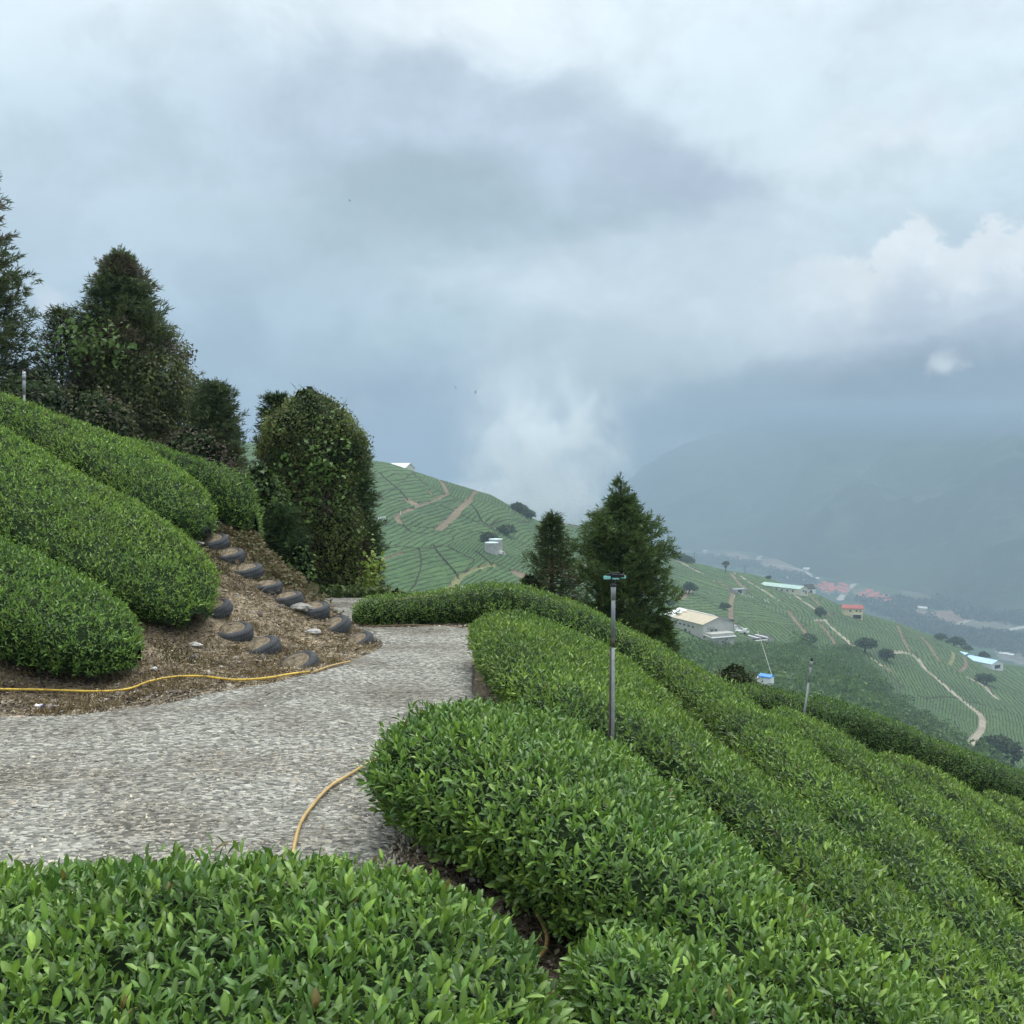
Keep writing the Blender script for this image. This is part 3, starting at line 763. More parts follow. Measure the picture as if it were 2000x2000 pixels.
def cols(c0, c1, patch=None, sc=1.2):
    c0, c1 = np.array(c0), np.array(c1)
    def f(k, b):
        tt = np.clip(.5 + .9 * fbm(b[:, 0] * sc, b[:, 1] * sc, b[:, 2] * sc, 21, 2) + rng.normal(0, .25, k), 0, 1)[:, None]
        c = c0 * (1 - tt) + c1 * tt
        if patch is not None:
            w = sstep(.12, .3, fbm(b[:, 0] * .9, b[:, 1] * .9, b[:, 2] * .9, 33, 3))[:, None] * (rng.random((k, 1)) < .8)
            c = c * (1 - w) + np.array(patch) * w
        return c * rng.uniform(.65, 1.35, (k, 1))
    return f
C_CEDAR = cols((.036, .074, .024), (.112, .176, .044), sc=3.2)
C_CEDAR2 = cols((.024, .050, .018), (.060, .100, .030), (.080, .062, .030), sc=2.5)
C_OLD = cols((.046, .078, .032), (.118, .154, .056), (.150, .125, .080), sc=2.0)
C_RUST = cols((.045, .050, .022), (.085, .070, .030))

def at_px(u, v_base, d, zb=None):
    p = P(u, v_base, d)
    return (p[0], d, p[2] if zb is None else zb)

# the two cedars in the middle
b0 = at_px(1210, 1300, 27); h0 = P(1208, 938, 27)[2] - b0[2]
conifer('cedar_tree', 'bushy dark green cedar with a bare leading shoot, behind the sprinkler pole', b0, h0,
        [(0, .5), (.10, .80), (.25, 1.15), (.45, 1.30), (.58, 1.20), (.68, .92), (.76, .58), (.83, .28), (.88, .12), (1, .02)], C_CEDAR, 130, 17, 11, .16, .025, trunk=.12, spike=.17, gap=.08, seed=4, group='cedars on the slope',
        off=[(0, .28), (.2, .28), (.35, .24), (.6, .08), (1, 0)])
b0 = at_px(1078, 1190, 28.5); h0 = P(1076, 1006, 28.5)[2] - b0[2]
conifer('cedar_tree', 'small cedar with rusty top, behind the curved tea row', b0, h0,
        [(0, .90), (.15, .98), (.35, .86), (.5, .60), (.65, .40), (.8, .24), (.92, .10), (1, .02)], cols((.034, .064, .022), (.085, .124, .036), (.125, .100, .050)), 85, 9, 8, .13, .021, trunk=.07, seed=5, group='cedars on the slope', spike=.12, off=[(0, .1), (.2, .05), (1, 0)])
# left group
b0 = at_px(245, 985, 29.5); h0 = P(248, 492, 29.5)[2] - b0[2]
conifer('cedar_tree', 'tall vine draped conifer with a cross shaped tip above the left tea rows', b0, h0,
        [(0, 1.9), (.12, 1.85), (.25, 1.8), (.42, 1.65), (.55, 1.4), (.68, 1.12), (.78, .82), (.87, .50), (.94, .22), (1, .02)], C_OLD, 230, 22, 11, .18, .026, trunk=.18, spike=.07, seed=6, group='dark trees above the left tea rows', gap=.08,
        off=[(0, .55), (.25, .45), (.45, .2), (.7, 0), (1, 0)])
b0 = at_px(-88, 985, 27.5); h0 = P(-88, 296, 27.5)[2] - b0[2]
conifer('cedar_tree', 'tall dark conifer cut off by the left border', b0, h0,
        [(0, 2.1), (.15, 2.2), (.3, 2.15), (.45, 2.0), (.6, 1.75), (.75, 1.3), (.88, .9), (.95, .45), (1, .05)], C_OLD, 230, 24, 12, .18, .027, trunk=.2, seed=7, group='dark trees above the left tea rows', gap=.10)
b0 = at_px(422, 1005, 28.0); h0 = P(432, 756, 28.0)[2] - b0[2]
conifer('cedar_tree', 'low rounded conifer at the right foot of the vine draped conifer', b0, h0,
        [(0, .85), (.3, .80), (.6, .66), (.8, .48), (1, .10)], C_OLD, 120, 10, 10, .16, .024, trunk=.08, seed=8, group='dark trees above the left tea rows', spike=.02)
b0 = at_px(125, 960, 29.0); h0 = P(125, 610, 29.0)[2] - b0[2]
conifer('cedar_tree', 'ragged lower conifer filling the gap between the two tallest left trees', b0, h0,
        [(0, 1.25), (.3, 1.25), (.55, .95), (.75, .7), (.9, .42), (1, .06)], C_OLD, 100, 12, 8, .17, .024, trunk=.1, seed=9, group='dark trees above the left tea rows', gap=.25, spike=.03)

# climbers: leaf masses on a lumpy hull
def leafy(name, label, cat, base, prof, n, size, c0, c1, mat=M_VINE, part='crown', squash=.8, droop=.35, core=True, parent=None, seed=0, lump=.22, patch=None, stems=True, wr=.7, twigs=0):
    """prof: (z, radius, dx)"""
    root = parent or empty(name, tuple(base), label, cat)
    pf = np.array(prof, float)
    na = 40; zz = np.linspace(pf[0, 0], pf[-1, 0], 44); aa = np.linspace(0, 2 * math.pi, na)
    A, Zz = np.meshgrid(aa, zz); rr = np.interp(Zz, pf[:, 0], pf[:, 1]); dx = np.interp(Zz, pf[:, 0], pf[:, 2])
    X0, Y0 = np.cos(A), np.sin(A)
    k = 1 + lump * 2 * fbm(X0 * 1.4, Y0 * 1.4, Zz * 1.1, seed, 4)
    Vg = np.stack([rr * k * X0 + dx, rr * k * Y0 * squash, Zz + .1 * fbm(X0 * 2, Y0 * 2, Zz, seed + 3, 2)], -1)
    pt, nm = sample_hull(Vg, 1.0); 
    dens = n / max(1, np.linalg.norm(np.cross(Vg[1:, :-1] - Vg[:-1, :-1], Vg[:-1, 1:] - Vg[:-1, :-1]), axis=-1).sum())
    pt, nm = sample_hull(Vg, dens)
    ctr = np.stack([np.interp(pt[:, 2], pf[:, 0], pf[:, 2]), 0 * pt[:, 0], pt[:, 2]], 1)
    nm = np.where(((pt - ctr) * nm).sum(1, keepdims=True) < 0, -nm, nm)
    m = len(pt)
    pt = pt + nm * rng.normal(-.03, size * 1.1, (m, 1))
    d = nrm(rand_unit(m) + nm * .45 + np.array((0, 0, -droop)))
    up_ = nrm(nm + np.array((0, 0, .6)) + .5 * rand_unit(m))
    tt = np.clip(.5 + 1.1 * fbm(pt[:, 0] * 1.6, pt[:, 1] * 1.6, pt[:, 2] * 1.6, seed + 9, 3) + rng.normal(0, .22, m), 0, 1)[:, None]
    C0 = np.array(c0) * (1 - tt) + np.array(c1) * tt
    if patch is not None:
        w = sstep(.10, .26, fbm(pt[:, 0] * 1.1, pt[:, 1] * 1.1, pt[:, 2] * 1.1, seed + 19, 3))[:, None]; C0 = C0 * (1 - w) + np.array(patch) * w
    C0 = C0 * rng.uniform(.6, 1.4, (m, 1))
    Ln = size * rng.uniform(.55, 1.35, m)
    V, F, C = leaf_mesh(pt, d, up_, Ln, Ln * rng.uniform(wr * .75, wr * 1.2, m), C0, 1, arch=.3)
    if twigs:
        j_ = rng.integers(0, m, twigs)
        F2 = leaf_mesh(pt[j_], nm[j_] + np.array((0, 0, .5)) + .6 * rng.normal(size=(twigs, 3)), rand_unit(twigs), rng.uniform(.2, .5, twigs), np.full(twigs, .013), np.tile((.07, .06, .035), (twigs, 1)), 1, arch=.2)
        V, F, C = join([(V, F, C), F2])
    mk(part, V, F, mat, root, C)
    if core:
        Vc = Vg.copy(); Vc[..., 0] = dx + (Vg[..., 0] - dx) * .8; Vc[..., 1] *= .8
        Vc += .06 * rng.normal(size=Vc.shape)
        mk('inner_branches', Vc, [grid_faces(44, na)], M_TWIG, root)
    if stems:
        mb = MB(); mb.tube([(pf[0, 2], 0, pf[0, 0] - .4), (pf[len(pf) // 2, 2], 0, (pf[0, 0] + pf[-1, 0]) / 2), (pf[-1, 2], 0, pf[-1, 0] - .1)], [.09, .06, .015], 7); mb.build('trunk', M_BARK, root)
    return root

# vines over the tall conifer (parts of that growth): own climber objects
def big_leaves(name, label, base, ext, n, size, c0, c1):
    root = empty(name, tuple(base), label, 'climber')
    p3 = rng.normal(0, 1, (n, 3)) * np.array(ext)
    V, F, C = weeds('x', '', p3, size, c0, c1, per=2)
    mk('leaves', V, F, M_VINE, root, C)
    mb = MB()
    for k in range(6):
        a_ = rng.normal(0, 1, 3) * np.array(ext) * .8; b_ = rng.normal(0, 1, 3) * np.array(ext) * .8
        mb.tube([a_, (a_ + b_) / 2 + (0, 0, -.1), b_], .010, 5, False)
    mb.build('stems', M_BARK, root)
    return root

tt_ = bpy.data.objects['cedar_tree.002']; hb = tt_.location
zz_ = lambda v: P(250, v, 29.0)[2] - hb[2]
leafy('x', '', '', (0, 0, 0), [(zz_(930), 2.1, .95), (zz_(850), 2.1, .95), (zz_(760), 1.80, .62), (zz_(690), 1.42, .32), (zz_(640), .98, .12), (zz_(600), .2, 0)], 20000, .095, (.056, .084, .030), (.160, .195, .058), seed=41, lump=.40, patch=(.105, .082, .054), parent=tt_, part='climbing_vines', core=False, stems=False, twigs=200)
b0 = at_px(60, 930, 26.5)
leafy('shrub', 'dark dense scrub below the border conifer, behind the white pole', 'shrub', b0, [(-1, 1.6, 0), (0, 1.7, 0), (1.2, 1.5, .1), (2.1, 1.1, .1), (2.6, .3, 0)], 9000, .11, (.030, .048, .020), (.080, .110, .036), seed=42, lump=.34, twigs=80)
b0 = at_px(175, 940, 26.5)
leafy('shrub', 'olive brown scrub under the gap between the tall left trees', 'shrub', b0, [(-1, 1.2, 0), (0, 1.3, 0), (1.2, 1.1, .1), (1.9, .8, .1), (2.3, .2, 0)], 7000, .10, (.034, .050, .020), (.100, .120, .040), seed=43, lump=.34, patch=(.100, .080, .052), twigs=80)
b0 = at_px(385, 960, 26.8)
leafy('shrub', 'greyish brown scrub between the highest tea row and the low rounded conifer', 'shrub', b0, [(-1, 1.05, 0), (0, 1.1, 0), (.7, .95, 0), (1.3, .65, -.1), (1.6, .15, -.1)], 6000, .09, (.038, .050, .022), (.100, .112, .046), seed=44, lump=.34, patch=(.120, .098, .070), twigs=120)
d = 26.0
b0 = at_px(616, 1170, d); hz = lambda v: P(622, v, d)[2] - b0[2]
leafy('vine_covered_tree', 'rounded column of a tree smothered in climbing vines beside the grey path', 'tree', b0,
      [(-.3, 1.22, .05), (hz(1110), 1.38, .06), (hz(1050), 1.34, .06), (hz(980), 1.28, .04), (hz(900), 1.12, .0), (hz(860), 1.14, -.04), (hz(820), .98, -.02), (hz(795), .66, -.08), (hz(775), .40, -.14), (hz(764), .08, -.16)],
      38000, .072, (.060, .090, .026), (.190, .240, .052), seed=12, lump=.36, squash=.9, patch=(.095, .078, .042), twigs=160)
t = bpy.data.objects['vine_covered_tree']
# fringe of conifer needles through the vines
pts3 = []; ax3 = []
for j in range(900):
    z = rng.uniform(.2, hz(850)); a = rng.uniform(0, 6.28); r_ = np.interp(z, [0, hz(1050), hz(900), hz(800)], [1.25, 1.35, 1.15, .9]) * rng.uniform(.85, 1.10)
    pts3.append((r_ * math.cos(a) + .08, r_ * math.sin(a) * .9, z)); ax3.append((math.cos(a), math.sin(a), .25))
V, F, C = needles(np.array(pts3), nrm(np.array(ax3)), 9, .17, .022, C_CEDAR2)
mk('cedar_sprays', V, F, M_NEEDLE, t, C)
b9 = at_px(545, 1130, 26.6)
conifer('cedar_tree', 'slim dark conifer hugging the left side of the vine covered tree', b9, P(545, 776, 26.6)[2] - b9[2], [(0, .50), (.3, .52), (.6, .48), (.8, .38), (.92, .25), (1, .04)], C_CEDAR2, 90, 9, 10, .15, .023, trunk=.07, seed=31, group='conifers beside the vine covered tree', spike=.04)
b9 = at_px(690, 1180, 26.8)
conifer('cedar_tree', 'spreading conifer at the right foot of the vine covered tree', b9, P(690, 880, 26.8)[2] - b9[2], [(0, .85), (.25, .80), (.5, .62), (.75, .40), (.92, .2), (1, .04)], C_CEDAR2, 100, 10, 10, .16, .023, trunk=.07, seed=32, group='conifers beside the vine covered tree', spike=.05)
# heart leaved climber patches
b1 = P(615, 930, d - 1.25); big_leaves('climbing_vine', 'pale green heart shaped leaves climbing the middle of the vine covered tree', b1, (.42, .10, .55), 150, .13, (.075, .16, .03), (.14, .24, .05))
b1 = P(725, 1130, d - 1.2); big_leaves('climbing_vine', 'yellow green hanging vine at the right foot of the vine covered tree', b1, (.13, .15, .38), 150, .12, (.15, .24, .03), (.24, .32, .05))
b1 = P(165, 670, 27.6); big_leaves('climbing_vine', 'light green lobed leaves in the gap between the tall left trees', b1, (.50, .2, .32), 130, .17, (.075, .15, .03), (.13, .22, .05))
# lower vegetation between bank and tree
b0 = at_px(515, 1010, 22.6)
leafy('shrub', 'light green vine covered shrub between the highest tea row and the rounded tree', 'shrub', b0, [(-.9, .32, .1), (-.3, .40, .05), (.3, .42, 0), (.75, .34, -.05), (1.05, .08, -.05)], 3800, .10, (.045, .09, .02), (.12, .20, .04), seed=14, wr=.8)
b0 = at_px(550, 1130, 22.4)
conifer('young_cedar', 'young feathery cedar at the foot of the bank left of the rounded tree', b0, 1.5, [(0, .45), (.4, .45), (.75, .3), (1, .04)], cols((.026, .055, .018), (.055, .10, .03)), 50, 7, 9, .14, .02, trunk=.03, seed=15)
b0 = at_px(586, 1110, 22.0)
leafy('shrub', 'small bright green weed shrub beside the withered rim weeds', 'shrub', b0, [(-.35, .18, 0), (0, .22, 0), (.3, .18, 0), (.45, .04, 0)], 900, .085, (.07, .13, .03), (.14, .22, .05), seed=16, wr=.8, stems=False)
# weeds at the path edge below the vine tree
i = 420; px = rng.uniform(600, 760, i)
pp = np.array([P(u, 1168 + rng.uniform(-4, 10) + (u - 600) * .05, 24.2) for u in px]); pp[:, 2] = Gn(pp[:, 0], pp[:, 1]) + rng.uniform(0, .22, i)
V, F, C = weeds('x', '', pp, .11, (.06, .10, .025), (.13, .18, .05))
tag(mk('weeds', V, F, M_VINE, None, C), 'green weeds along the far edge of the grey path', kind='stuff')
b0 = at_px(772, 1185, 25)
leafy('shrub', 'low pale green shrub right of the yellow green hanging vine', 'shrub', b0, [(-.4, .25, 0), (0, .32, 0), (.22, .25, 0), (.34, .05, 0)], 1300, .085, (.05, .10, .025), (.11, .18, .04), seed=17, wr=.8, stems=False)
b0 = at_px(1440, 1350, 30)
leafy('shrub', 'olive rounded shrub peeping over the skyline left of the blue tarpaulin hut', 'shrub', b0, [(-1.2, .5, 0), (-.3, .72, 0), (.1, .72, .02), (.42, .52, -.1), (.72, .10, -.1)], 6500, .085, (.040, .060, .018), (.085, .115, .030), seed=18, wr=.45, twigs=30)
b0 = at_px(1035, 1160, 26.5)
leafy('shrub', 'reddish brown dry shrub left of the small cedar', 'shrub', b0, [(-.5, .22, 0), (.05, .28, 0), (.28, .2, 0), (.4, .03, 0)], 900, .07, (.06, .05, .025), (.11, .075, .04), seed=19, wr=.35, stems=False, twigs=25)
b0 = at_px(1285, 1290, 27)
conifer('young_cedar', 'low cedar branchlet spreading right of the big cedar foot', b0, 1.05, [(0, .45), (.4, .4), (.75, .25), (1, .04)], C_CEDAR, 40, 7, 9, .15, .022, trunk=.03, seed=25)

# ------------------------------------------------------------------ the tea hills across the gully
RINGS = [
    [(100, 1500, 60), (700, 1500, 60), (1000, 1500, 60), (1250, 1560, 60), (1500, 1720, 60), (1800, 1950, 60), (2400, 2350, 60)],
    [(100, 1240, 330), (700, 1215, 330), (950, 1215, 330), (1100, 1225, 340), (1250, 1290, 320), (1350, 1350, 270), (1500, 1440, 230), (1700, 1560, 200), (2000, 1720, 170), (2400, 1950, 150)],
    [(100, 1040, 450), (700, 1060, 450), (950, 1070, 450), (1100, 1110, 480), (1250, 1180, 520), (1400, 1225, 520), (1500, 1260, 500), (1600, 1290, 480), (1700, 1330, 470), (1800, 1380, 460), (1900, 1430, 450), (2000, 1470, 440), (2400, 1600, 420)],
    [(100, 800, 640), (300, 830, 640), (480, 866, 640), (700, 897, 640), (760, 906, 636), (840, 933, 620), (900, 951, 610), (960, 970, 600), (1000, 994, 600), (1030, 1011, 600), (1062, 1025, 640), (1110, 1024, 740), (1170, 1037, 800), (1240, 1062, 840), (1310, 1090, 860), (1345, 1099, 870), (1385, 1108, 880), (1426, 1118, 885), (1457, 1122, 890), (1496, 1131, 895), (1544, 1147, 900), (1573, 1154, 900), (1618, 1173, 900), (1650, 1189, 900), (1686, 1201, 900), (1744, 1215, 900), (1805, 1238, 890), (1833, 1248, 880), (1880, 1269, 860), (1933, 1297, 840), (2000, 1306, 850), (2400, 1400, 850)],
]
NU, NT = 2000, 700
pw = np.linspace(pq(250, 1000)[0], pq(2330, 1000)[0], NU)
KD, KZ = [], []
for ri, ring in enumerate(RINGS):
    a = np.array(ring, float); p_, q_ = pq(a[:, 0], a[:, 1])
    o_ = np.argsort(p_); D_ = np.interp(pw, p_[o_], a[o_, 2]); Q_ = np.interp(pw, p_[o_], q_[o_])
    w = 9 if ri == 3 else 61
    ker = np.hanning(w + 2)[1:-1]; ker /= ker.sum()
    D_ = np.convolve(np.pad(D_, w // 2, mode='edge'), np.hanning(123)[1:-1] / np.hanning(123)[1:-1].sum(), 'same')[w // 2: -(w // 2)] if False else np.convolve(np.pad(D_, 30, mode='edge'), np.hanning(63)[1:-1] / np.hanning(63)[1:-1].sum(), 'valid')
    Q_ = np.convolve(np.pad(Q_, w // 2, mode='edge'), ker, 'valid')
    KD.append(D_); KZ.append(Q_ * D_)
KD.append(KD[3] * 1.12); KZ.append(KZ[3] - 45); KD.append(KD[3] * 1.5); KZ.append(KZ[3] * .5 - 260); KD.append(KD[3] * 2.3); KZ.append(KZ[3] * 0 - 400)
KD, KZ = np.array(KD), np.array(KZ)
def pchip(K, t):
    n = len(K); dl = np.diff(K, axis=0); m = np.zeros_like(K)
    a, b_ = dl[:-1], dl[1:]
    with np.errstate(divide='ignore', invalid='ignore'):
        hm = np.where(a * b_ > 0, 2 * a * b_ / (a + b_), 0)
    m[1:-1] = hm; m[0] = dl[0]; m[-1] = dl[-1]
    i = np.clip(np.floor(t).astype(int), 0, n - 2); f = (t - i)[:, None]
    h00 = 2 * f ** 3 - 3 * f ** 2 + 1; h10 = f ** 3 - 2 * f ** 2 + f; h01 = -2 * f ** 3 + 3 * f ** 2; h11 = f ** 3 - f ** 2
    return h00 * K[i] + h10 * m[i] + h01 * K[i + 1] + h11 * m[i + 1]
tt = np.concatenate([np.linspace(0, .9, 30), np.linspace(.92, 3.0, NT - 90), np.linspace(3.03, 6, 60)])
HD, HZ = pchip(KD, tt), pchip(KZ, tt)
# lumpy ground
HX = HD * pw[None]
lum = sstep(.3, 1.2, tt)[:, None] * (1 - .8 * sstep(2.6, 3, tt))[:, None]
HZ = HZ + lum * 5.0 * fbm(HX * .010, HD * .010, 0, 71, 3)
NTT = len(tt); QH = HZ / HD
pj, = (pw,)
def hpick(u, v):
    """point of the far hills seen at a photo pixel"""
    p, q = pq(u, v); j = int(np.clip(np.searchsorted(pw, p), 1, NU - 1)); 
    k0 = int(np.searchsorted(tt, .9)); k1 = int(np.argmax(QH[:, j] + (tt < .9) * -9))
    col_ = np.maximum.accumulate(QH[k0:k1 + 1, j])
    if q >= col_[-1]: k = k1; return np.array((HX[k, j], HD[k, j], HZ[k, j]))
    i = int(np.searchsorted(col_, q)); i = max(1, i)
    f = (q - col_[i - 1]) / (col_[i] - col_[i - 1] + 1e-12); k = k0 + i
    return np.array((p * (HD[k - 1, j] * (1 - f) + HD[k, j] * f), HD[k - 1, j] * (1 - f) + HD[k, j] * f, HZ[k - 1, j] * (1 - f) + HZ[k, j] * f))

PATCH = [(740, 940, -12, 8.5), (760, 1110, -16, 9.5), (830, 1050, -24, 8), (860, 1110, -14, 9), (905, 962, -62, 6.5), (950, 1000, -26, 7.5), (850, 1015, -18, 7.5), (985, 1085, -34, 7), (1010, 1035, -22, 7),
         (1080, 1090, -36, 6.5), (1130, 1070, 22, 5), (830, 960, -12, 7.5), (980, 1130, -22, 8),
         (1350, 1130, 16, 5), (1370, 1185, 3, 5.5), (1480, 1205, 5, 5.5), (1480, 1142, 22, 5.5), (1560, 1178, 32, 5.5), (1600, 1250, 78, 6), (1700, 1235, 62, 6), (1690, 1215, 45, 6), (1750, 1300, 62, 6), (1715, 1345, 78, 6),
         (1850, 1410, 78, 6.5), (1900, 1350, 52, 6), (1840, 1285, 48, 6), (1980, 1430, 80, 7), (1300, 1250, 22, 5), (1980, 1330, 30, 6), (1650, 1240, 60, 6), (1540, 1240, 40, 6)]
pc = np.array([hpick(a, b)[:2] for a, b, _, _ in PATCH])
best = np.full(HX.shape, 1e18); phi = np.zeros_like(HX)
wx = HX + 9 * fbm(HX * .02, HD * .02, 0, 81, 3); wy = HD + 9 * fbm(HX * .02, HD * .02, 5, 82, 3)
second = np.full(HX.shape, 1e18)
for (u, v, ang, sp), c in zip(PATCH, pc):
    X0 = hpick(u, v)[:2]; ca, sa = math.cos(R(ang)), math.sin(R(ang)); s_ = 9
    e1 = hpick(u + s_ * ca, v + s_ * sa)[:2] - hpick(u - s_ * ca, v - s_ * sa)[:2]
    e2 = hpick(u - s_ * sa, v + s_ * ca)[:2] - hpick(u + s_ * sa, v - s_ * ca)[:2]
    w = np.linalg.solve(np.array([e1, e2]), np.array([0, 2 * s_ / (sp * (.88 if u > 1200 else 1))]))
    d2 = np.sqrt((wx - c[0]) ** 2 + ((wy - c[1]) * .8) ** 2)
    nb = d2 < best
    second = np.where(nb, best, np.minimum(second, d2)); best = np.where(nb, d2, best)
    phi = np.where(nb, (HX - X0[0]) * w[0] + (HD - X0[1]) * w[1], phi)
border = (second - best)
phi = phi + .9 * fbm(HX * .03, HD * .03, 0, 83, 3) + .12 * fbm(HX * .25, HD * .25, 0, 84, 2)
fr = np.abs((phi - np.floor(phi)) * 2 - 1)
row = 1 - sstep(.70, .98, fr)
row = row * sstep(.1, .8, border)
# broken gaps across the rows, like the ones where pickers walk
row = row * (.55 + .45 * sstep(.0, .08, np.abs(vnoise(HX * .05, HD * .05, 0, 85))))

# tracks and bare ground
TRACKS = [  # pixels, half width m, kind 0 earth 1 concrete 2 grass
    ([(774, 1011), (821, 990), (875, 966), (863, 943), (855, 930)], 1.7, 0), ([(856, 1036), (886, 1011), (905, 990), (917, 978)], 3.0, 0), ([(917, 978), (933, 959), (945, 962)], 1.4, 0),
    ([(774, 1011), (777, 1016), (783, 1024)], 2.0, 0), ([(797, 978), (816, 990)], 3.8, 0), ([(838, 960), (844, 968)], 1.0, 0), ([(745, 1096), (765, 1090), (785, 1082)], 1.5, 0),
    ([(896, 1130), (920, 1118), (955, 1108), (965, 1106)], 1.8, 2), ([(870, 1165), (890, 1140), (896, 1130)], 2.0, 2), ([(896, 1130), (875, 1105), (849, 1074), (847, 1068)], .45, 3),
    ([(783, 1024), (800, 1040), (830, 1046), (855, 1038)], .45, 3), ([(849, 1072), (870, 1065), (885, 1058), (884, 1050)], .45, 3), ([(740, 925), (780, 960), (797, 978)], .45, 3), ([(918, 985), (940, 1020), (975, 1045)], .45, 3), ([(930, 1080), (960, 1105)], .45, 3),
    ([(1018, 1125), (1026, 1130)], 7, 0), ([(1086, 1024), (1110, 1026), (1145, 1036)], 3.0, 0), ([(1150, 1110), (1160, 1125)], 5, 0),
    ([(1306, 1090), (1330, 1100), (1356, 1115), (1372, 1122)], 1.5, 1), ([(1426, 1119), (1440, 1137), (1448, 1146), (1457, 1151)], 2.2, 0), ([(1418, 1148), (1425, 1152), (1432, 1161), (1428, 1175), (1427, 1190), (1428, 1213), (1432, 1226)], 2.2, 0),
    ([(1330, 1172), (1343, 1160), (1355, 1152)], 2.0, 0), ([(1395, 1137), (1405, 1138), (1416, 1145)], 1.8, 0),
    ([(1538, 1194), (1548, 1205), (1556, 1217), (1568, 1230), (1575, 1242), (1578, 1257)], 1.9, 0), ([(1434, 1120), (1470, 1143), (1509, 1167)], 1.1, 1), ([(1432, 1161), (1470, 1176), (1510, 1184), (1536, 1190)], .45, 3),
    ([(1546, 1160), (1570, 1177), (1596, 1195)], 1.4, 1), ([(1575, 1156), (1590, 1172), (1606, 1190)], 1.5, 0), ([(1616, 1200), (1628, 1207)], 2.2, 0),
    ([(1591, 1213), (1612, 1213), (1627, 1230), (1640, 1241), (1650, 1249), (1668, 1266)], 1.5, 1), ([(1591, 1213), (1614, 1234), (1624, 1248), (1631, 1260)], 1.4, 0), ([(1606, 1278), (1624, 1275)], 1.6, 1),
    ([(1735, 1276), (1760, 1275), (1777, 1278), (1793, 1289), (1801, 1300), (1810, 1312), (1838, 1335), (1868, 1361), (1900, 1387), (1912, 1396), (1919, 1407), (1919, 1420), (1910, 1435), (1903, 1445), (1895, 1459)], 1.9, 1),
    ([(1700, 1287), (1712, 1295), (1722, 1303)], .8, 1), ([(1730, 1304), (1734, 1310), (1742, 1314)], 1.4, 0),
    ([(1749, 1216), (1777, 1230), (1805, 1251), (1816, 1264), (1824, 1277), (1835, 1293)], 1.6, 0), ([(1751, 1222), (1762, 1245), (1777, 1274)], 1.5, 0),
    ([(1861, 1275), (1862, 1285), (1855, 1300)], 1.5, 2), ([(1882, 1284), (1887, 1295), (1885, 1305), (1874, 1313)], 1.6, 0), ([(1891, 1325), (1910, 1334), (1926, 1345), (1936, 1356), (1947, 1367)], 1.5, 1),
    ([(1921, 1475), (1940, 1476), (1959, 1475), (1980, 1472), (2010, 1466)], 2.2, 1), ([(1928, 1488), (1945, 1498), (1965, 1509), (2000, 1526)], 1.4, 1)]
land = np.zeros(HX.shape, np.int8)   # 0 tea 1 earth 2 concrete 3 grass 4 gap 5 wood
def seg_mask(pts, hw):
    out = np.zeros(HX.shape, bool)
    for a, b_ in zip(pts, pts[1:]):
        j0 = np.searchsorted(pw, min(a[0] / a[1], b_[0] / b_[1]) - hw / 250); j1 = np.searchsorted(pw, max(a[0] / a[1], b_[0] / b_[1]) + hw / 250)
        if j1 <= j0: continue
        X_, Y_ = HX[:, j0:j1], HD[:, j0:j1]; ab = b_ - a; f = np.clip(((X_ - a[0]) * ab[0] + (Y_ - a[1]) * ab[1]) / (ab @ ab + 1e-9), 0, 1)
        out[:, j0:j1] |= ((X_ - a[0] - f * ab[0]) ** 2 + (Y_ - a[1] - f * ab[1]) ** 2) < hw * hw
    return out
WOOD = [(1180, 1276), (1300, 1272), (1400, 1262), (1480, 1266), (1560, 1262), (1600, 1277), (1640, 1266), (1668, 1272), (1690, 1296), (1722, 1320), (1745, 1362), (1772, 1384), (1810, 1405), (1850, 1441), (1885, 1468), (1915, 1486), (2000, 1540), (2330, 1650), (2330, 1990), (1180, 1990)]
wp = np.array([hpick(min(u, 2320), v) if v < 1900 else None for u, v in WOOD if v < 1900])
wpoly = np.vstack([wp[:, :2], [[wp[-1, 0] * .25, 60], [10, 60]]])
wood = in_poly(HX, HD, wpoly) & (tt[:, None] < 2.9)
scrub = (fbm(HX * .012, HD * .012, 0, 91, 3) > .30) & (HX / HD > .12)
land[row < .18] = 4
# dark scrub on the shoulder of the left hill
ridge_scrub = (tt[:, None] > 2.80) & (pw[None] > pq(985, 1000)[0]) & (pw[None] < pq(1075, 1000)[0]) & (tt[:, None] < 3.2)
for pts, hw, kd in TRACKS:
    P3 = [hpick(u, v)[:2] for u, v in pts]
    m_ = seg_mask(P3, hw * (.68 if kd == 0 else .8))
    land[m_] = {0: 1, 1: 2, 2: 3, 3: 4}[kd]
land[wood] = 5
land[(tt[:, None] < .95).repeat(NU, 1)] = 5
tea = (land == 0)
HZt = HZ + np.where(tea, .75 * row * (1 + .35 * fbm(HX * .6, HD * .6, 0, 87, 2)), 0) - np.where(land == 4, .1, 0)
HV = np.stack([HX, HD, HZt], -1)
FA = grid_faces(NTT, NU)
fl = land.ravel()[FA].max(1)
toneF = fbm(HX * .015, HD * .015, 0, 95, 3)

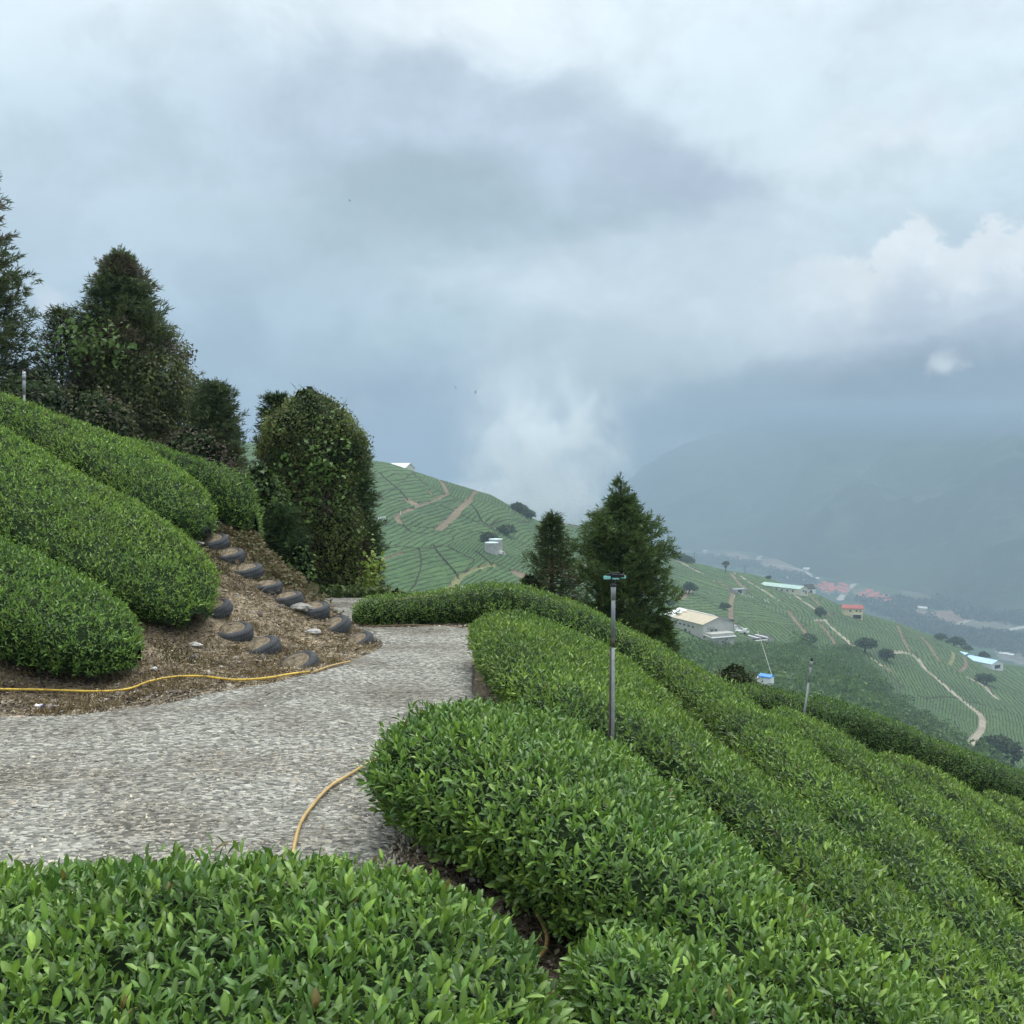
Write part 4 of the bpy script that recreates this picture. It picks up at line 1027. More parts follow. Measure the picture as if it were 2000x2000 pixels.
def land_mat(name, c0, c1, scale, rough=.85, c2=None):
    m, nt, b = new_mat(name); N = nt.nodes; L = nt.links
    tc = N.new('ShaderNodeTexCoord')
    n1 = N.new('ShaderNodeTexNoise'); n1.inputs['Scale'].default_value = scale; n1.inputs['Detail'].default_value = 8; n1.inputs['Roughness'].default_value = .65
    L.new(tc.outputs['Object'], n1.inputs['Vector'])
    r = N.new('ShaderNodeValToRGB'); e = r.color_ramp.elements
    e[0].position = .34; e[0].color = (*c0, 1); e[1].position = .66; e[1].color = (*c1, 1)
    n2 = N.new('ShaderNodeTexNoise'); n2.inputs['Scale'].default_value = scale * 14; n2.inputs['Detail'].default_value = 4
    L.new(tc.outputs['Object'], n2.inputs['Vector'])
    L.new(n1.outputs['Fac'], r.inputs['Fac'])
    mr = N.new('ShaderNodeMapRange'); mr.inputs['From Min'].default_value = .3; mr.inputs['From Max'].default_value = .7; mr.inputs['To Min'].default_value = .72; mr.inputs['To Max'].default_value = 1.3
    L.new(n2.outputs['Fac'], mr.inputs['Value'])
    mu = N.new('ShaderNodeVectorMath'); mu.operation = 'SCALE'; L.new(r.outputs['Color'], mu.inputs[0]); L.new(mr.outputs['Result'], mu.inputs['Scale'])
    L.new(mu.outputs['Vector'], b.inputs['Base Color']); b.inputs['Roughness'].default_value = rough; b.inputs['Specular IOR Level'].default_value = .2
    return m
def sub(name, sel, mat, label, kind='structure', smooth=True):
    f = FA[sel]; ids, inv = np.unique(f, return_inverse=True)
    o = mk(name, HV.reshape(-1, 3)[ids], [inv.reshape(-1, 4)], mat, smooth=smooth)
    return tag(o, label, kind=kind)
sub('tea_terraces', fl == 0, land_mat('far_tea', (.042, .090, .028), (.068, .126, .038), .02), 'clipped tea rows in long bands over the far hills', 'stuff')
sub('hillside', fl == 4, land_mat('row_gap_soil', (.030, .038, .020), (.052, .052, .030), .05), 'narrow earth gaps between the far tea rows')
sub('dirt_track', fl == 1, land_mat('earth_track', (.12, .10, .062), (.20, .16, .105), .06), 'brown earth tracks and bare cuts on the far hills')
sub('farm_track', fl == 2, land_mat('concrete_track', (.22, .20, .14), (.36, .33, .26), .06), 'pale concrete farm tracks winding over the far hills')
sub('grass_track', fl == 3, land_mat('grass_track', (.13, .15, .055), (.20, .19, .09), .06), 'dry grass tracks on the left far hill')
sub('gully', fl == 5, land_mat('gully_floor', (.034, .072, .022), (.058, .108, .032), .04), 'wooded gully floor below the near slope')

# woodland of low trees in the gully: uncountable, one object
def clumps(pts, rad, per, size, colf, seed=0):
    n = len(pts); c = np.repeat(pts, per, 0); rr = np.repeat(rad, per); m = n * per
    u_ = rand_unit(m); u_[:, 2] = np.abs(u_[:, 2]) * 1.05 - .1; u_ = nrm(u_)
    sq = np.where(rng.random(m) < .75, rng.uniform(.8, 1.08, m), rng.uniform(.35, .8, m))
    p_ = c + u_ * (rr * sq)[:, None] * np.array((1, 1, .95))
    d_ = nrm(rand_unit(m) + .5 * u_); up_ = nrm(u_ + .6 * rand_unit(m))
    Ln = size * np.repeat(rad, per) * rng.uniform(.5, 1.3, m)
    return leaf_mesh(p_, d_, up_, Ln, Ln * .8, colf(m, np.repeat(np.arange(n), per)), 1, arch=.25)
wi = np.flatnonzero((wood & (tt[:, None] > .95) & (pw[None] > pq(1230, 1000)[0]) & (pw[None] < pq(2080, 1000)[0])).ravel())
# roughly even per ground area
ar = (np.gradient(HX, axis=1) * np.gradient(HD, axis=0)).ravel()[wi]; ar = np.abs(ar); 
pk_ = rng.choice(wi, 5200, p=ar / ar.sum())
wpos = HV.reshape(-1, 3)[pk_]
up_slope = sstep(-.1, .25, fbm(wpos[:, 0] * .012, wpos[:, 1] * .012, 0, 92, 3))
low = sstep(330, 440, wpos[:, 1])
rad = rng.lognormal(.75, .34, len(wpos)) * (1 - .4 * low)
tonew = rng.uniform(.6, 1.35, len(wpos)) 
wpos = wpos + np.stack([0 * rad, 0 * rad, rad * rng.uniform(.2, 1.3, len(rad))], 1)
def wc(m, idx):
    t_ = np.clip(tonew[idx] * .5 + rng.normal(0, .12, m), 0, 1)[:, None]
    h_ = up_slope[idx][:, None]
    return (np.array((.046, .098, .028)) * (1 - t_) + np.array((.125, .215, .058)) * t_) * (.9 + .25 * h_) * rng.uniform(.75, 1.25, (m, 1))
V, F, C = clumps(wpos, rad, 54, .34, wc)
tag(mk('woodland', V, F, M_VINE, None, C), 'dense low green woodland filling the gully below the near slope', kind='stuff')

# scattered trees and thickets on the far hills: one thing each
def hill_tree(u, v, r, hgt, label, dark=1.0, bare=False, n=120):
    b = hpick(u, v); root = empty('hill_tree', tuple(b), label, 'tree', 'trees on the far hills')
    mb = MB(); mb.tube([(0, 0, -1), (r * .1, 0, hgt * .5), (0, 0, hgt * .8)], [r * .10, r * .07, r * .03], 6)
    if bare:
        for k in range(7):
            a = k * .9; mb.tube([(0, 0, hgt * .4), (math.cos(a) * r * .8, math.sin(a) * r * .4, hgt * .95)], [r * .05, r * .02], 4)
    mb.build('trunk', M_BARK, root)
    k = 9; cc = rand_unit(k) * rng.uniform(.2, .55, (k, 1)) * r; cc[:, 2] = np.abs(cc[:, 2]) * (hgt / r) * .55 + hgt * (.72 if bare else .42)
    V, F, C = clumps(cc, rng.uniform(.38, .6, k) * r * (.75 if bare else 1), n, .34, lambda m, i_: np.array((.045, .085, .028)) * dark * rng.uniform(.6, 1.5, (m, 1)))
    mk('crown', V, F, M_VINE, root, C)
HT = [(1417, 1119, 4.5, 9, 'lone spreading tree with a bare trunk on the right hill crest', .8, True), (1602, 1206, 6, 6, 'dark round tree above the fork of the pale tracks', .8), (1688, 1277, 7.5, 9, 'dark tree clump under the loop of the pale track', .8),
      (1731, 1292, 6, 6, 'smaller dark tree left of the start of the winding track', .8), (1345, 1160, 6, 6, 'dark thicket beside the big cedar on the right hill', .8), 
      (1862, 1263, 7, 7, 'left tree of the crest grove by the blue roofed barn', .9), (1876, 1266, 7, 8, 'middle tree of the crest grove by the blue roofed barn', .85), (1890, 1274, 5, 5, 'right tree of the crest grove by the blue roofed barn', .9), (1922, 1287, 6, 7, 'dark tree behind the blue roofed barn', .75), (1838, 1253, 6, 5, 'olive bush on the crest right of the upper track', 1.1),
      (1502, 1134, 3.2, 4.5, 'tiny dark tree on the crest left of the mint roof', .8), (1655, 1192, 3, 4, 'tiny tree left of the red roofed house', .8), (1325, 1096, 7, 5, 'thicket on the crest beside the left utility pole', 1.1), (1342, 1101, 7, 4, 'thicket between the two left utility poles', 1.1), (1304, 1090, 5, 3, 'low scrub at the upper end of the crest track', 1.1),
      (1036, 1016, 5, 5, 'dark scrub tree at the lower end of the left ridge', .9), (1010, 1001, 6, 5, 'dark scrub on the shoulder of the left ridge', .9), (1022, 1008, 5, 5, 'rounded scrub between two others on the left ridge', 1), (1155, 1035, 6, 5, 'pale bush on the saddle behind the big cedar', 1.3),
      (953, 1062, 5, 4, 'dark bush beside the twin water tanks', .8), (988, 1046, 6, 4, 'thicket above the twin water tanks', .85), 
      (1925, 1338, 7, 6, 'bush cluster over the short pale track', 1), 
      (1955, 1466, 5, 5, 'bush above the concrete road bend', .9), (1935, 1485, 7, 8, 'dark tree at the concrete road bend', .75), (1975, 1500, 8, 9, 'dark tree below the concrete road', .75), (1415, 1192, 4, 4, 'bush beside the brown track above the farm shed', .9), 
      (1310, 1185, 3, 3, 'low bush behind the big cedar foot', .9), (1580, 1262, 6, 5, 'bush at the lower end of the tan track', 1), ]
for a in HT: hill_tree(*a)

# ------------------------------------------------------------------ buildings on the far hills
M_CREAM = plain('cream_wall', (.62, .60, .50), .7, var=.08, scale=.3)
M_GREYWALL = plain('grey_wall', (.46, .46, .42), .8, var=.12, scale=.3)
M_TANROOF = plain('tan_roof', (.50, .44, .31), .6, var=.1, scale=.4)
M_WHITEROOF = plain('white_roof', (.78, .79, .77), .5, var=.05, scale=.4)
M_MINT = plain('mint_roof', (.36, .52, .46), .5, var=.1, scale=.3)
M_REDROOF = plain('red_roof', (.30, .075, .065), .7, var=.2, scale=.3)
M_BLUEROOF = plain('pale_blue_roof', (.42, .62, .78), .5, var=.1, scale=.3)
M_BLUE = plain('blue_tarpaulin', (.07, .27, .72), .5, var=.12, scale=.5)
M_DARK = plain('dark_opening', (.02, .022, .024), .6)
M_GLASSY = plain('window_glass', (.05, .07, .08), .15, spec=.6)
M_YELLOW = plain('yellow_wall', (.72, .64, .38), .8, var=.08, scale=.4)
M_DRUM = plain('tank_concrete', (.36, .36, .33), .85, var=.2, scale=.6)
M_WATER = plain('pale_cyan_lid', (.62, .85, .88), .4, var=.05)
M_POLE = plain('utility_pole_concrete', (.16, .17, .17), .9)

def house(name, label, cat, loc, L_, W_, H, rise, rz, wall, roof, over=.4, ends=None, windows=(), doors=(), group=None, foundation=6.0):
    """gabled building, ridge along local x"""
    t = empty(name, tuple(loc), label, cat, group); t.rotation_euler = (0, 0, rz)
    x, y = L_ / 2, W_ / 2
    mb = MB(); mb.add([(-x, -y, -foundation), (x, -y, -foundation), (x, y, -foundation), (-x, y, -foundation), (-x, -y, H), (x, -y, H), (x, y, H), (-x, y, H), (-x, 0, H + rise), (x, 0, H + rise)],
                      [(0, 1, 5, 4), (2, 3, 7, 6), (1, 2, 6, 9, 5), (3, 0, 4, 8, 7)])
    mb.build('wall', wall, t)
    o_ = over; sl = rise / y; th = .25
    mb = MB()
    for s in (-1, 1):
        vs = [(-x - o_, s * (y + o_), H - sl * o_ + .05), (x + o_, s * (y + o_), H - sl * o_ + .05), (x + o_, 0, H + rise + .05), (-x - o_, 0, H + rise + .05)]
        vs += [(a, b_, c + th) for a, b_, c in vs]
        mb.add(vs, [(3, 2, 1, 0), (4, 5, 6, 7), (0, 1, 5, 4), (1, 2, 6, 5), (2, 3, 7, 6), (3, 0, 4, 7)])
    rf = mb.build('roof', roof, t)
    for (side, a, z, w, h) in windows:
        mb = MB()
        if side in 'fb': s = -1 if side == 'f' else 1; mb.box((a, s * (y + .03), z), (w, .14, h))
        else: s = -1 if side == 'l' else 1; mb.box((s * (x + .03), a, z), (.14, w, h))
        mb.build('window', M_GLASSY, t)
    for (side, a, w, h) in doors:
        mb = MB()
        if side in 'fb': s = -1 if side == 'f' else 1; mb.box((a, s * (y + .04), h / 2), (w, .16, h))
        else: s = -1 if side == 'l' else 1; mb.box((s * (x + .04), a, h / 2), (.16, w, h))
        mb.build('door', M_DARK, t)
    return t

# big farm shed: corners seen at (1327,1212) (1445,1228) (1373,1260)
pa, pb = hpick(1340, 1225), hpick(1388, 1258)
mid = hpick(1376, 1240)
dirx = np.array((pb - pa)[:2]); 
rzf = math.atan2(-12, 9) 
rzf = R(-66)
Ls, Ws = 36, 19
b = hpick(1368, 1243) + np.array((0, 0, 1.5))
fs = house('farm_shed', 'large cream and tan roofed farm shed on the right hill', 'shed', b, Ls, Ws, 7.0, 3.2, rzf, M_GREYWALL, M_TANROOF, .5,
           windows=[('f', k, 4.6, 2.0, .9) for k in (-11, -7, -3, 1, 5, 9)] + [('f', k, 1.2, 1.2, 1.6) for k in (-9, -4, 6)] + [('r', -4, 3.6, 1.6, 1.1), ('r', -1.5, 3.6, 1.6, 1.1)], doors=[('f', 2, 2.2, 2.6)], foundation=9)
fs.scale = (.84, .84, .84); fs.location.z += .6; fs.location.x -= 1.0
mb = MB()
for s in (-1, 1):
    vs = [(-Ls / 2 - .5, s * (Ws / 2 + .5), 7.17), (-Ls / 2 + 8, s * (Ws / 2 + .5), 7.17), (-Ls / 2 + 8, 0, 10.55), (-Ls / 2 - .5, 0, 10.55)]
    vs = vs + [(a, b_, c + .12) for a, b_, c in vs]; mb.add(vs, [(3, 2, 1, 0), (4, 5, 6, 7), (0, 1, 5, 4), (1, 2, 6, 5), (2, 3, 7, 6), (3, 0, 4, 7)])
mb.build('white_roof_panel', M_WHITEROOF, fs)
mb = MB(); mb.box((-Ls / 2 + 8.3, 0, 10.66), (.5, .6, .2)); 
mb.box((3, 0, 10.62), (23, .9, .25)); mb.build('ridge_cap', M_WHITEROOF, fs)
mb = MB(); mb.box((Ls / 2 + 4, -2, 3.6), (8, 15, .3)); ax_ = mb.build('annex_roof', M_WHITEROOF, fs); ax_.rotation_euler = (0, R(5), 0)
mb = MB(); mb.box((Ls / 2 + 3.6, -2, -1.6), (7, 14, 9.6)); mb.build('annex_wall', M_GREYWALL, fs)
mb = MB(); mb.box((-Ls / 2 - 2.4, -6, 0), (4.6, 7, 9)); mb.build('side_wing', M_CREAM, fs)
for k in range(3):
    mb = MB(); mb.box((Ls / 2 + .3, -6 + 1.6 * k, 4.9), (.5, 1.1, .9)); mb.build('air_conditioner', M_DRUM, fs)
# drying racks / flat roofed terrace on the right
t = empty('drying_terrace', tuple(P(1436, 1246, 508)), 'low flat roofed terrace of dark and white strips right of the farm shed', 'terrace'); t.rotation_euler = (0, 0, rzf)
mb = MB(); mb.box((4, 6, -2), (10, 20, 5)); mb.build('base', M_DRUM, t)
for k in range(4):
    mb = MB(); mb.box((4, -2 + 5 * k, .7), (9.5, 1.2, .35)); mb.build('white_strip', M_WHITEROOF, t)
    mb = MB(); mb.box((4, .6 + 5 * k, .75), (9.5, 2.6, .25)); mb.build('shade_net', M_DARK, t)
mb = MB(); mb.box((12, -4, 1.0), (2.2, 26, .8)); mb.build('long_rail_roof', M_DARK, t)
mb = MB(); mb.box((13.4, -4, .6), (1.0, 26, .5)); mb.build('white_gutter', M_WHITEROOF, t)
M_POLYC = plain('dark_green_net', (.03, .05, .045), .8)
b = P(1398, 1214, 535); mb = MB(); mb.box((0, 0, 0), (22, 7, 5)); o = mb.build('shade_house', M_POLYC); o.location = b; o.rotation_euler = (0, 0, rzf)
tag(o, 'dark low shade house behind the farm shed', 'shade house')
def vehicle(u, v, d, rz, mat, label, s=1.0):
    t = empty('pickup_truck', tuple(P(u, v, d)), label, 'truck'); t.rotation_euler = (0, 0, rz); t.scale = (s, s, s)
    mb = MB(); mb.box((0, 0, .75), (5, 1.9, .7)); mb.box((1.2, 0, 1.45), (1.9, 1.75, .8), 0, .82); mb.build('body', mat, t)
    mb = MB(); mb.box((1.2, 0, 1.5), (1.95, 1.5, .45), 0, .85); mb.build('window', M_GLASSY, t)
    for x in (-1.5, 1.5):
        for y in (-.9, .9):
            mb = MB(); mb.tube([(x, y - .12, .38), (x, y + .12, .38)], .38, 12); mb.build('wheel', M_BLACK, t)
vehicle(1449, 1237, 512, R(-35), M_WHITE, 'white pickup with open bed on the track beside the drying terrace', 1.35)
vehicle(1444, 1233, 520, R(-50), M_DRUM, 'grey pickup parked uphill of the white pickup', 1.2)
vehicle(1431, 1228, 528, R(-40), M_WHITE, 'small white truck at the lower end of the brown track', 1.1)
b = hpick(1440, 1158); house('hut', 'grey flat hut beside the top of the brown track', 'hut', b, 9, 6, 2.6, .4, R(20), M_DRUM, plain('grey_roof', (.22, .25, .26), .6), .3, doors=[('f', 0, 3, 2.4)], foundation=3)
b = hpick(1531, 1156); house('long_shed', 'long mint roofed tea house on the right hill crest', 'shed', b, 36, 11, 4.2, 1.8, R(-50), M_CREAM, M_MINT, .6,
      windows=[('f', k, 2.2, 1.6, 1.3) for k in (-13, -8, -3, 2, 7, 12)] + [('r', 0, 2.4, 2, 1.4)], doors=[('r', 3, 1.6, 2.4)])
b = hpick(1578, 1157); house('hut', 'white hut with dark pointed roof on the crest right of the mint roof', 'hut', b, 9, 8, 3.2, 3.4, R(20), M_WHITE, M_DARK, .2, doors=[('f', 0, 2, 2.2)], foundation=3)
b = hpick(1664, 1206); house('farmhouse', 'tall yellow house with red roof on the right hill crest', 'house', b, 14, 12, 7.6, 1.8, R(-12), M_YELLOW, M_REDROOF, .8,
      windows=[('f', -2, 5.8, 1.3, 1.3), ('f', 2.5, 5.8, 1.3, 1.3), ('f', 5.2, 5.8, 1.1, 1.3), ('l', 0, 5, 1.4, 1.3)], doors=[('f', 3, 5.5, 2.9)], foundation=7)
fa = bpy.data.objects['farmhouse']; mb = MB(); mb.box((3, -6.8, 3.4), (7, 1.5, .35)); mb.build('balcony', M_CREAM, fa)
b = hpick(1920, 1300); house('barn', 'blue roofed barn with two stepped roofs on the right hill crest', 'barn', b, 24, 13, 3.6, 2.2, R(-62), M_WHITE, M_BLUEROOF, .5, doors=[('r', 0, 6, 2.6)])
bn = bpy.data.objects['barn']; mb = MB()
for s in (-1, 1):
    vs = [(-20, s * 6.5, 5.0), (-12.6, s * 6.5, 5.0), (-12.6, 0, 7.2), (-20, 0, 7.2)]; vs += [(a, b_, c + .25) for a, b_, c in vs]
    mb.add(vs, [(3, 2, 1, 0), (4, 5, 6, 7), (0, 1, 5, 4), (1, 2, 6, 5), (2, 3, 7, 6), (3, 0, 4, 7)])
mb.build('upper_roof', M_BLUEROOF, bn); mb = MB(); mb.box((-16.3, 0, 1), (7, 11.5, 8)); mb.build('upper_wall', M_WHITE, bn)
b = hpick(776, 910); house('barn', 'long pale roofed barn on the top of the left ridge', 'barn', b + (-2, 14, -2.2), 20, 10, 1.6, 2.6, R(-28), M_CREAM, M_WHITEROOF, .5, doors=[('f', 0, 4, 2)])
b = hpick(1497, 1326); b = P(1497, 1327, 205)
t = house('tarpaulin_hut', 'small white hut under a bright blue tarpaulin in the gully', 'hut', b, 2.5, 1.7, .5, .35, R(-40), M_WHITE, M_BLUE, .12, doors=[('l', 0, .8, .45)], foundation=.9)
mb = MB(); mb.box((-1.5, -.7, .0), (.7, 1.0, .9), R(15)); mb.build('side_sheet', M_WHITE, t)
# pale leaning mast over the hut
mb = MB(); a_ = P(1508, 1320, 206); b_ = P(1480, 1232, 214); mb.tube([a_, b_], .07, 6); tag(mb.build('bamboo_mast', plain('bamboo', (.42, .44, .36), .6)), 'thin pale leaning mast rising from behind the blue tarpaulin hut', 'mast')

# tanks
def tank(u, v, d, r, h, label, lid):
    t = empty('water_tank', tuple(hpick(u, v)), label, 'water tank', 'round water tanks on the left hill')
    mb = MB(); mb.lathe((0, 0, 0), [(r, -5), (r, h), (r * .96, h), (r * .96, h - .2)], 28); mb.build('drum', M_DRUM, t, False)
    mb = MB(); mb.lathe((0, 0, 0), [(r * .97, h + .02), (r * .5, h + .18), (.02, h + .22)], 28); mb.build('lid', lid, t)
    mb = MB(); mb.lathe((0, 0, 0), [(r * 1.03, h - .35), (r * 1.03, h + .05), (r * .95, h + .06)], 28); mb.build('rim', M_WHITEROOF, t)
tank(960, 1082, 455, 2.9, 5.0, 'front water tank of the twin pair, white rimmed with cyan lid', M_WATER)
tank(968, 1075, 462, 2.9, 5.0, 'rear water tank of the twin pair', M_WATER)
tank(901, 1158, 395, 1.4, 2.4, 'single water tank with white lid just above the far hedge', M_WHITE)
rock('rubble_heap', hpick(977, 1082), (2.6, 2.2, 1.6), M_CONC, 'grey rubble heap beside the twin water tanks', 'rubble heap', 21)

# utility poles on the crest and in the fields
def upole(u, v0, v1, label, d=None, white=False):
    b = hpick(u, v0); d = b[1]; top = P(u, v1, d); hgt = top[2] - b[2]
    t = empty('utility_pole', tuple(b), label, 'utility pole', 'utility poles on the right hill')
    mb = MB(); mb.tube([(0, 0, -2), (0, 0, hgt)], [.32, .22], 8); mb.build('pole', M_PIPE if white else M_POLE, t)
    if not white:
        mb = MB(); mb.box((0, 0, hgt - .8), (3.0, .25, .25), R(30)); mb.build('crossarm', M_POLE, t)
upole(1308, 1092, 1057, 'utility pole at the upper left end of the crest track'); upole(1356, 1101, 1079, 'utility pole left of the lone spreading tree'); upole(1455, 1122, 1105, 'utility pole right of the lone spreading tree')
# tea pickers: tiny pale figures
def picker():
    import bmesh
    vs = [(0, 0, .88), (0, .12, 1.15), (0, .28, 1.38), (0, .36, 1.52), (0, .40, 1.66), (-.10, 0, .5), (-.10, .02, .03), (.10, 0, .5), (.10, .02, .03), (-.2, .26, 1.32), (-.26, .5, 1.1), (-.2, .7, 1.0), (.2, .26, 1.32), (.26, .5, 1.1), (.2, .7, 1.0)]
    es = [(0, 1), (1, 2), (2, 3), (3, 4), (0, 5), (5, 6), (0, 7), (7, 8), (2, 9), (9, 10), (10, 11), (2, 12), (12, 13), (13, 14)]
    me = bpy.data.meshes.new('person'); me.from_pydata(vs, es, []); o = bpy.data.objects.new('person', me); COL.objects.link(o)
    md = o.modifiers.new('skin', 'SKIN'); rr = [.17, .18, .19, .07, .12, .10, .06, .10, .06, .08, .055, .05, .08, .055, .05]
    for i_, v_ in enumerate(me.skin_vertices[0].data): v_.radius = (rr[i_], rr[i_])
    me.skin_vertices[0].data[0].use_root = True
    o.modifiers.new('sub', 'SUBSURF').levels = 1; o.modifiers['sub'].render_levels = 1
    dg = bpy.context.evaluated_depsgraph_get(); m2 = bpy.data.meshes.new_from_object(o.evaluated_get(dg)); m2.materials.clear(); m2.materials.append(M_WHITE)
    o.modifiers.clear(); o.data = m2
    mb = MB(); mb.lathe((0, .40, 1.70), [(.30, -.05), (.12, .05), (.09, .14), (.01, .15)], 12); mb.build('hat', M_WHITE, o)
    return o
proto = picker(); first = True
def place_picker(u, v, label, group):
    global first
    o = proto if first else copy_tree(proto); first = False
    b = hpick(u, v); o.location = b + (0, 0, .1); o.rotation_euler = (0, 0, random.uniform(0, 6.28)); s = random.uniform(.95, 1.1); o.scale = (s, s, s)
    tag(o, label, 'person', group)
for u, v in [(1444, 1162), (1448, 1165), (1453, 1166), (1457, 1168), (1461, 1167), (1466, 1170), (1470, 1169), (1451, 1163), (1434, 1169)]: place_picker(u, v, 'tea picker in white with hat, in the line near the grey flat hut', 'tea pickers near the hut')
for u, v in [(1493, 1176), (1496, 1178), (1499, 1176), (1502, 1180), (1514, 1172), (1519, 1177), (1523, 1176), (1543, 1171)]: place_picker(u, v, 'tea picker in white with hat, mid field on the right hill', 'tea pickers mid field')
for u in (726, 730, 733, 737, 740, 743, 746, 749, 752): place_picker(u, 1021 - (u - 726) * .14 + random.uniform(-2, 2), 'tea picker in white with hat, in the cluster beside the rounded tree', 'tea pickers on the left hill')
place_picker(782, 1006, 'lone tea picker in white at the bend of the left earth track', 'lone pickers')

# ------------------------------------------------------------------ valley floor and far mountain
VZ = -400.0
def vpick(u, v):
    p, q = pq(u, v); d = VZ / q; return np.array((p * d, d))
vu = np.linspace(pq(1000, 1100)[0], pq(2500, 1100)[0], 420); vd = np.geomspace(1500, 6000, 420)
VD, VP = np.meshgrid(vd, vu, indexing='ij'); VX = VD * VP
vc = np.zeros((420, 420, 3)); nz_ = fbm(VX * .004, VD * .004, 0, 101, 4)[..., None]; f2 = fbm(VX * .02, VD * .02, 0, 102, 3)[..., None]
vc[:] = np.array((.045, .085, .035)); vc = vc * (1 + .9 * nz_ + .7 * f2)
FIELDS = [([(1730, 1205), (1800, 1188), (1830, 1208), (1770, 1216)], (.24, .19, .15)), ([(1815, 1197), (1865, 1187), (1915, 1205), (1868, 1222), (1820, 1210)], (.25, .17, .13)), ([(1870, 1222), (1918, 1204), (1985, 1203), (1970, 1230), (1930, 1232)], (.17, .16, .12)),
          ([(1888, 1232), (1940, 1229), (1945, 1242), (1905, 1244)], (.26, .19, .15)), ([(1755, 1155), (1800, 1153), (1830, 1175), (1770, 1175)], (.13, .14, .09)), ([(1390, 1082), (1440, 1078), (1470, 1090), (1430, 1095)], (.23, .19, .15)), ([(1345, 1080), (1390, 1076), (1425, 1092), (1380, 1092)], (.17, .18, .13)),
          ([(1465, 1092), (1520, 1092), (1560, 1105), (1590, 1124), (1550, 1122), (1500, 1108)], (.24, .19, .15)), ([(1660, 1150), (1690, 1148), (1705, 1160), (1670, 1162)], (.14, .15, .10)), ([(1935, 1255), (2000, 1262), (2000, 1300), (1950, 1290)], (.20, .20, .18)), ([(1300, 1078), (1350, 1074), (1360, 1084), (1310, 1086)], (.15, .17, .12))]
for poly, c in FIELDS:
    pp = np.array([vpick(*q_) for q_ in poly]); m_ = in_poly(VX + 25 * f2[..., 0], VD + 60 * f2[..., 0], pp)
    vc[m_] = np.array(c) * (1 + .5 * f2[m_])
for line, w_ in [([(1465, 1100), (1520, 1104), (1560, 1112), (1600, 1130)], 9), ([(1640, 1172), (1655, 1152), (1668, 1142)], 9), ([(1868, 1222), (1890, 1212), (1917, 1204)], 7), ([(1890, 1228), (1925, 1235), (1955, 1234), (2000, 1225)], 9), ([(1868, 1222), (1920, 1232)], 8), ([(1480, 1095), (1485, 1085)], 8)]:
    for a, b_ in zip(line, line[1:]):
        A_, B_ = vpick(*a), vpick(*b_); ab = B_ - A_; f = np.clip(((VX - A_[0]) * ab[0] + (VD - A_[1]) * ab[1]) / (ab @ ab), 0, 1)
        vc[np.hypot(VX - A_[0] - f * ab[0], VD - A_[1] - f * ab[1]) < w_] = (.5, .48, .43)
vz = VZ + 5 * fbm(VX * .01, VD * .01, 0, 103, 3)
M_VALLEY = attr_mat('valley_land', .95, .1, 0, .25, .05)
tag(mk('valley_floor', np.stack([VX, VD, vz], -1), [grid_faces(420, 420)], M_VALLEY, None, vc.reshape(-1, 3)), 'hazy valley floor with brown fields and lanes', kind='structure')
# dark tree belts on the valley floor
bl = []
for (u0, v0, u1, v1, n, s_) in [(1690, 1178, 1800, 1222, 260, 8), (1780, 1215, 1930, 1260, 330, 10), (1930, 1245, 2010, 1262, 150, 10), (1500, 1120, 1590, 1140, 120, 9), (1330, 1090, 1480, 1108, 200, 9), (1850, 1235, 2005, 1275, 260, 10), (1745, 1180, 1870, 1186, 150, 9), (1880, 1200, 2000, 1215, 160, 9)]:
    a_ = rng.uniform(0, 1, n); uu = u0 + (u1 - u0) * a_ + rng.normal(0, 9, n); vv = v0 + (v1 - v0) * a_ + rng.normal(0, 4, n)
    bl += [(*vpick(x_, max(y_, 1070)), VZ + 3) for x_, y_ in zip(uu, vv)]
bl = np.array(bl); rb = rng.uniform(7, 17, len(bl))
V, F, C = clumps(bl, rb, 24, .6, lambda m, i_: np.array((.030, .060, .024)) * rng.uniform(.6, 1.4, (m, 1)))
tag(mk('valley_woods', V, F, M_VINE, None, C), 'dark belts of trees across the valley floor', kind='stuff')

# mountain on the far side
FOOT = np.array([(900, 1045), (1100, 1055), (1200, 1062), (1302, 1071), (1457, 1077), (1519, 1091), (1581, 1122), (1660, 1140), (1763, 1151), (1840, 1172), (1917, 1199), (2000, 1212), (2150, 1240), (2500, 1320)], float)
TOPV = np.array([(900, 1046), (1060, 1030), (1150, 1000), (1200, 965), (1260, 905), (1330, 868), (1420, 838), (1480, 832), (1560, 815), (1640, 822), (1750, 806), (1850, 812), (2000, 803), (2500, 800)], float)
nu, nt2 = 500, 260
mp_ = np.linspace(pq(940, 1000)[0], pq(2480, 1000)[0], nu)
fp, fq = pq(FOOT[:, 0], FOOT[:, 1]); tp, tq = pq(TOPV[:, 0], TOPV[:, 1])
fd = VZ / np.interp(mp_, fp, fq); tqv = np.interp(mp_, tp, tq)
ker = np.hanning(41)[1:-1]; ker /= ker.sum()
fd = np.convolve(np.pad(fd, 19, mode='edge'), ker, 'valid'); tqv = np.convolve(np.pad(tqv, 19, mode='edge'), ker, 'valid')
td = fd * 1.45; tz = tqv * td
s_ = np.linspace(0, 1.25, nt2)[:, None]
MD = fd[None] * (1 - s_) + td[None] * s_
MZ = np.where(s_ <= 1, VZ - 14 + (tz[None] - VZ + 14) * np.minimum(s_, 1) ** .9, tz[None] - (s_ - 1) * 900)
MX = MD * mp_[None]
ridg = 1 - np.abs(fbm(MX * .0016, MD * .0016, 0, 111, 5)) * 2
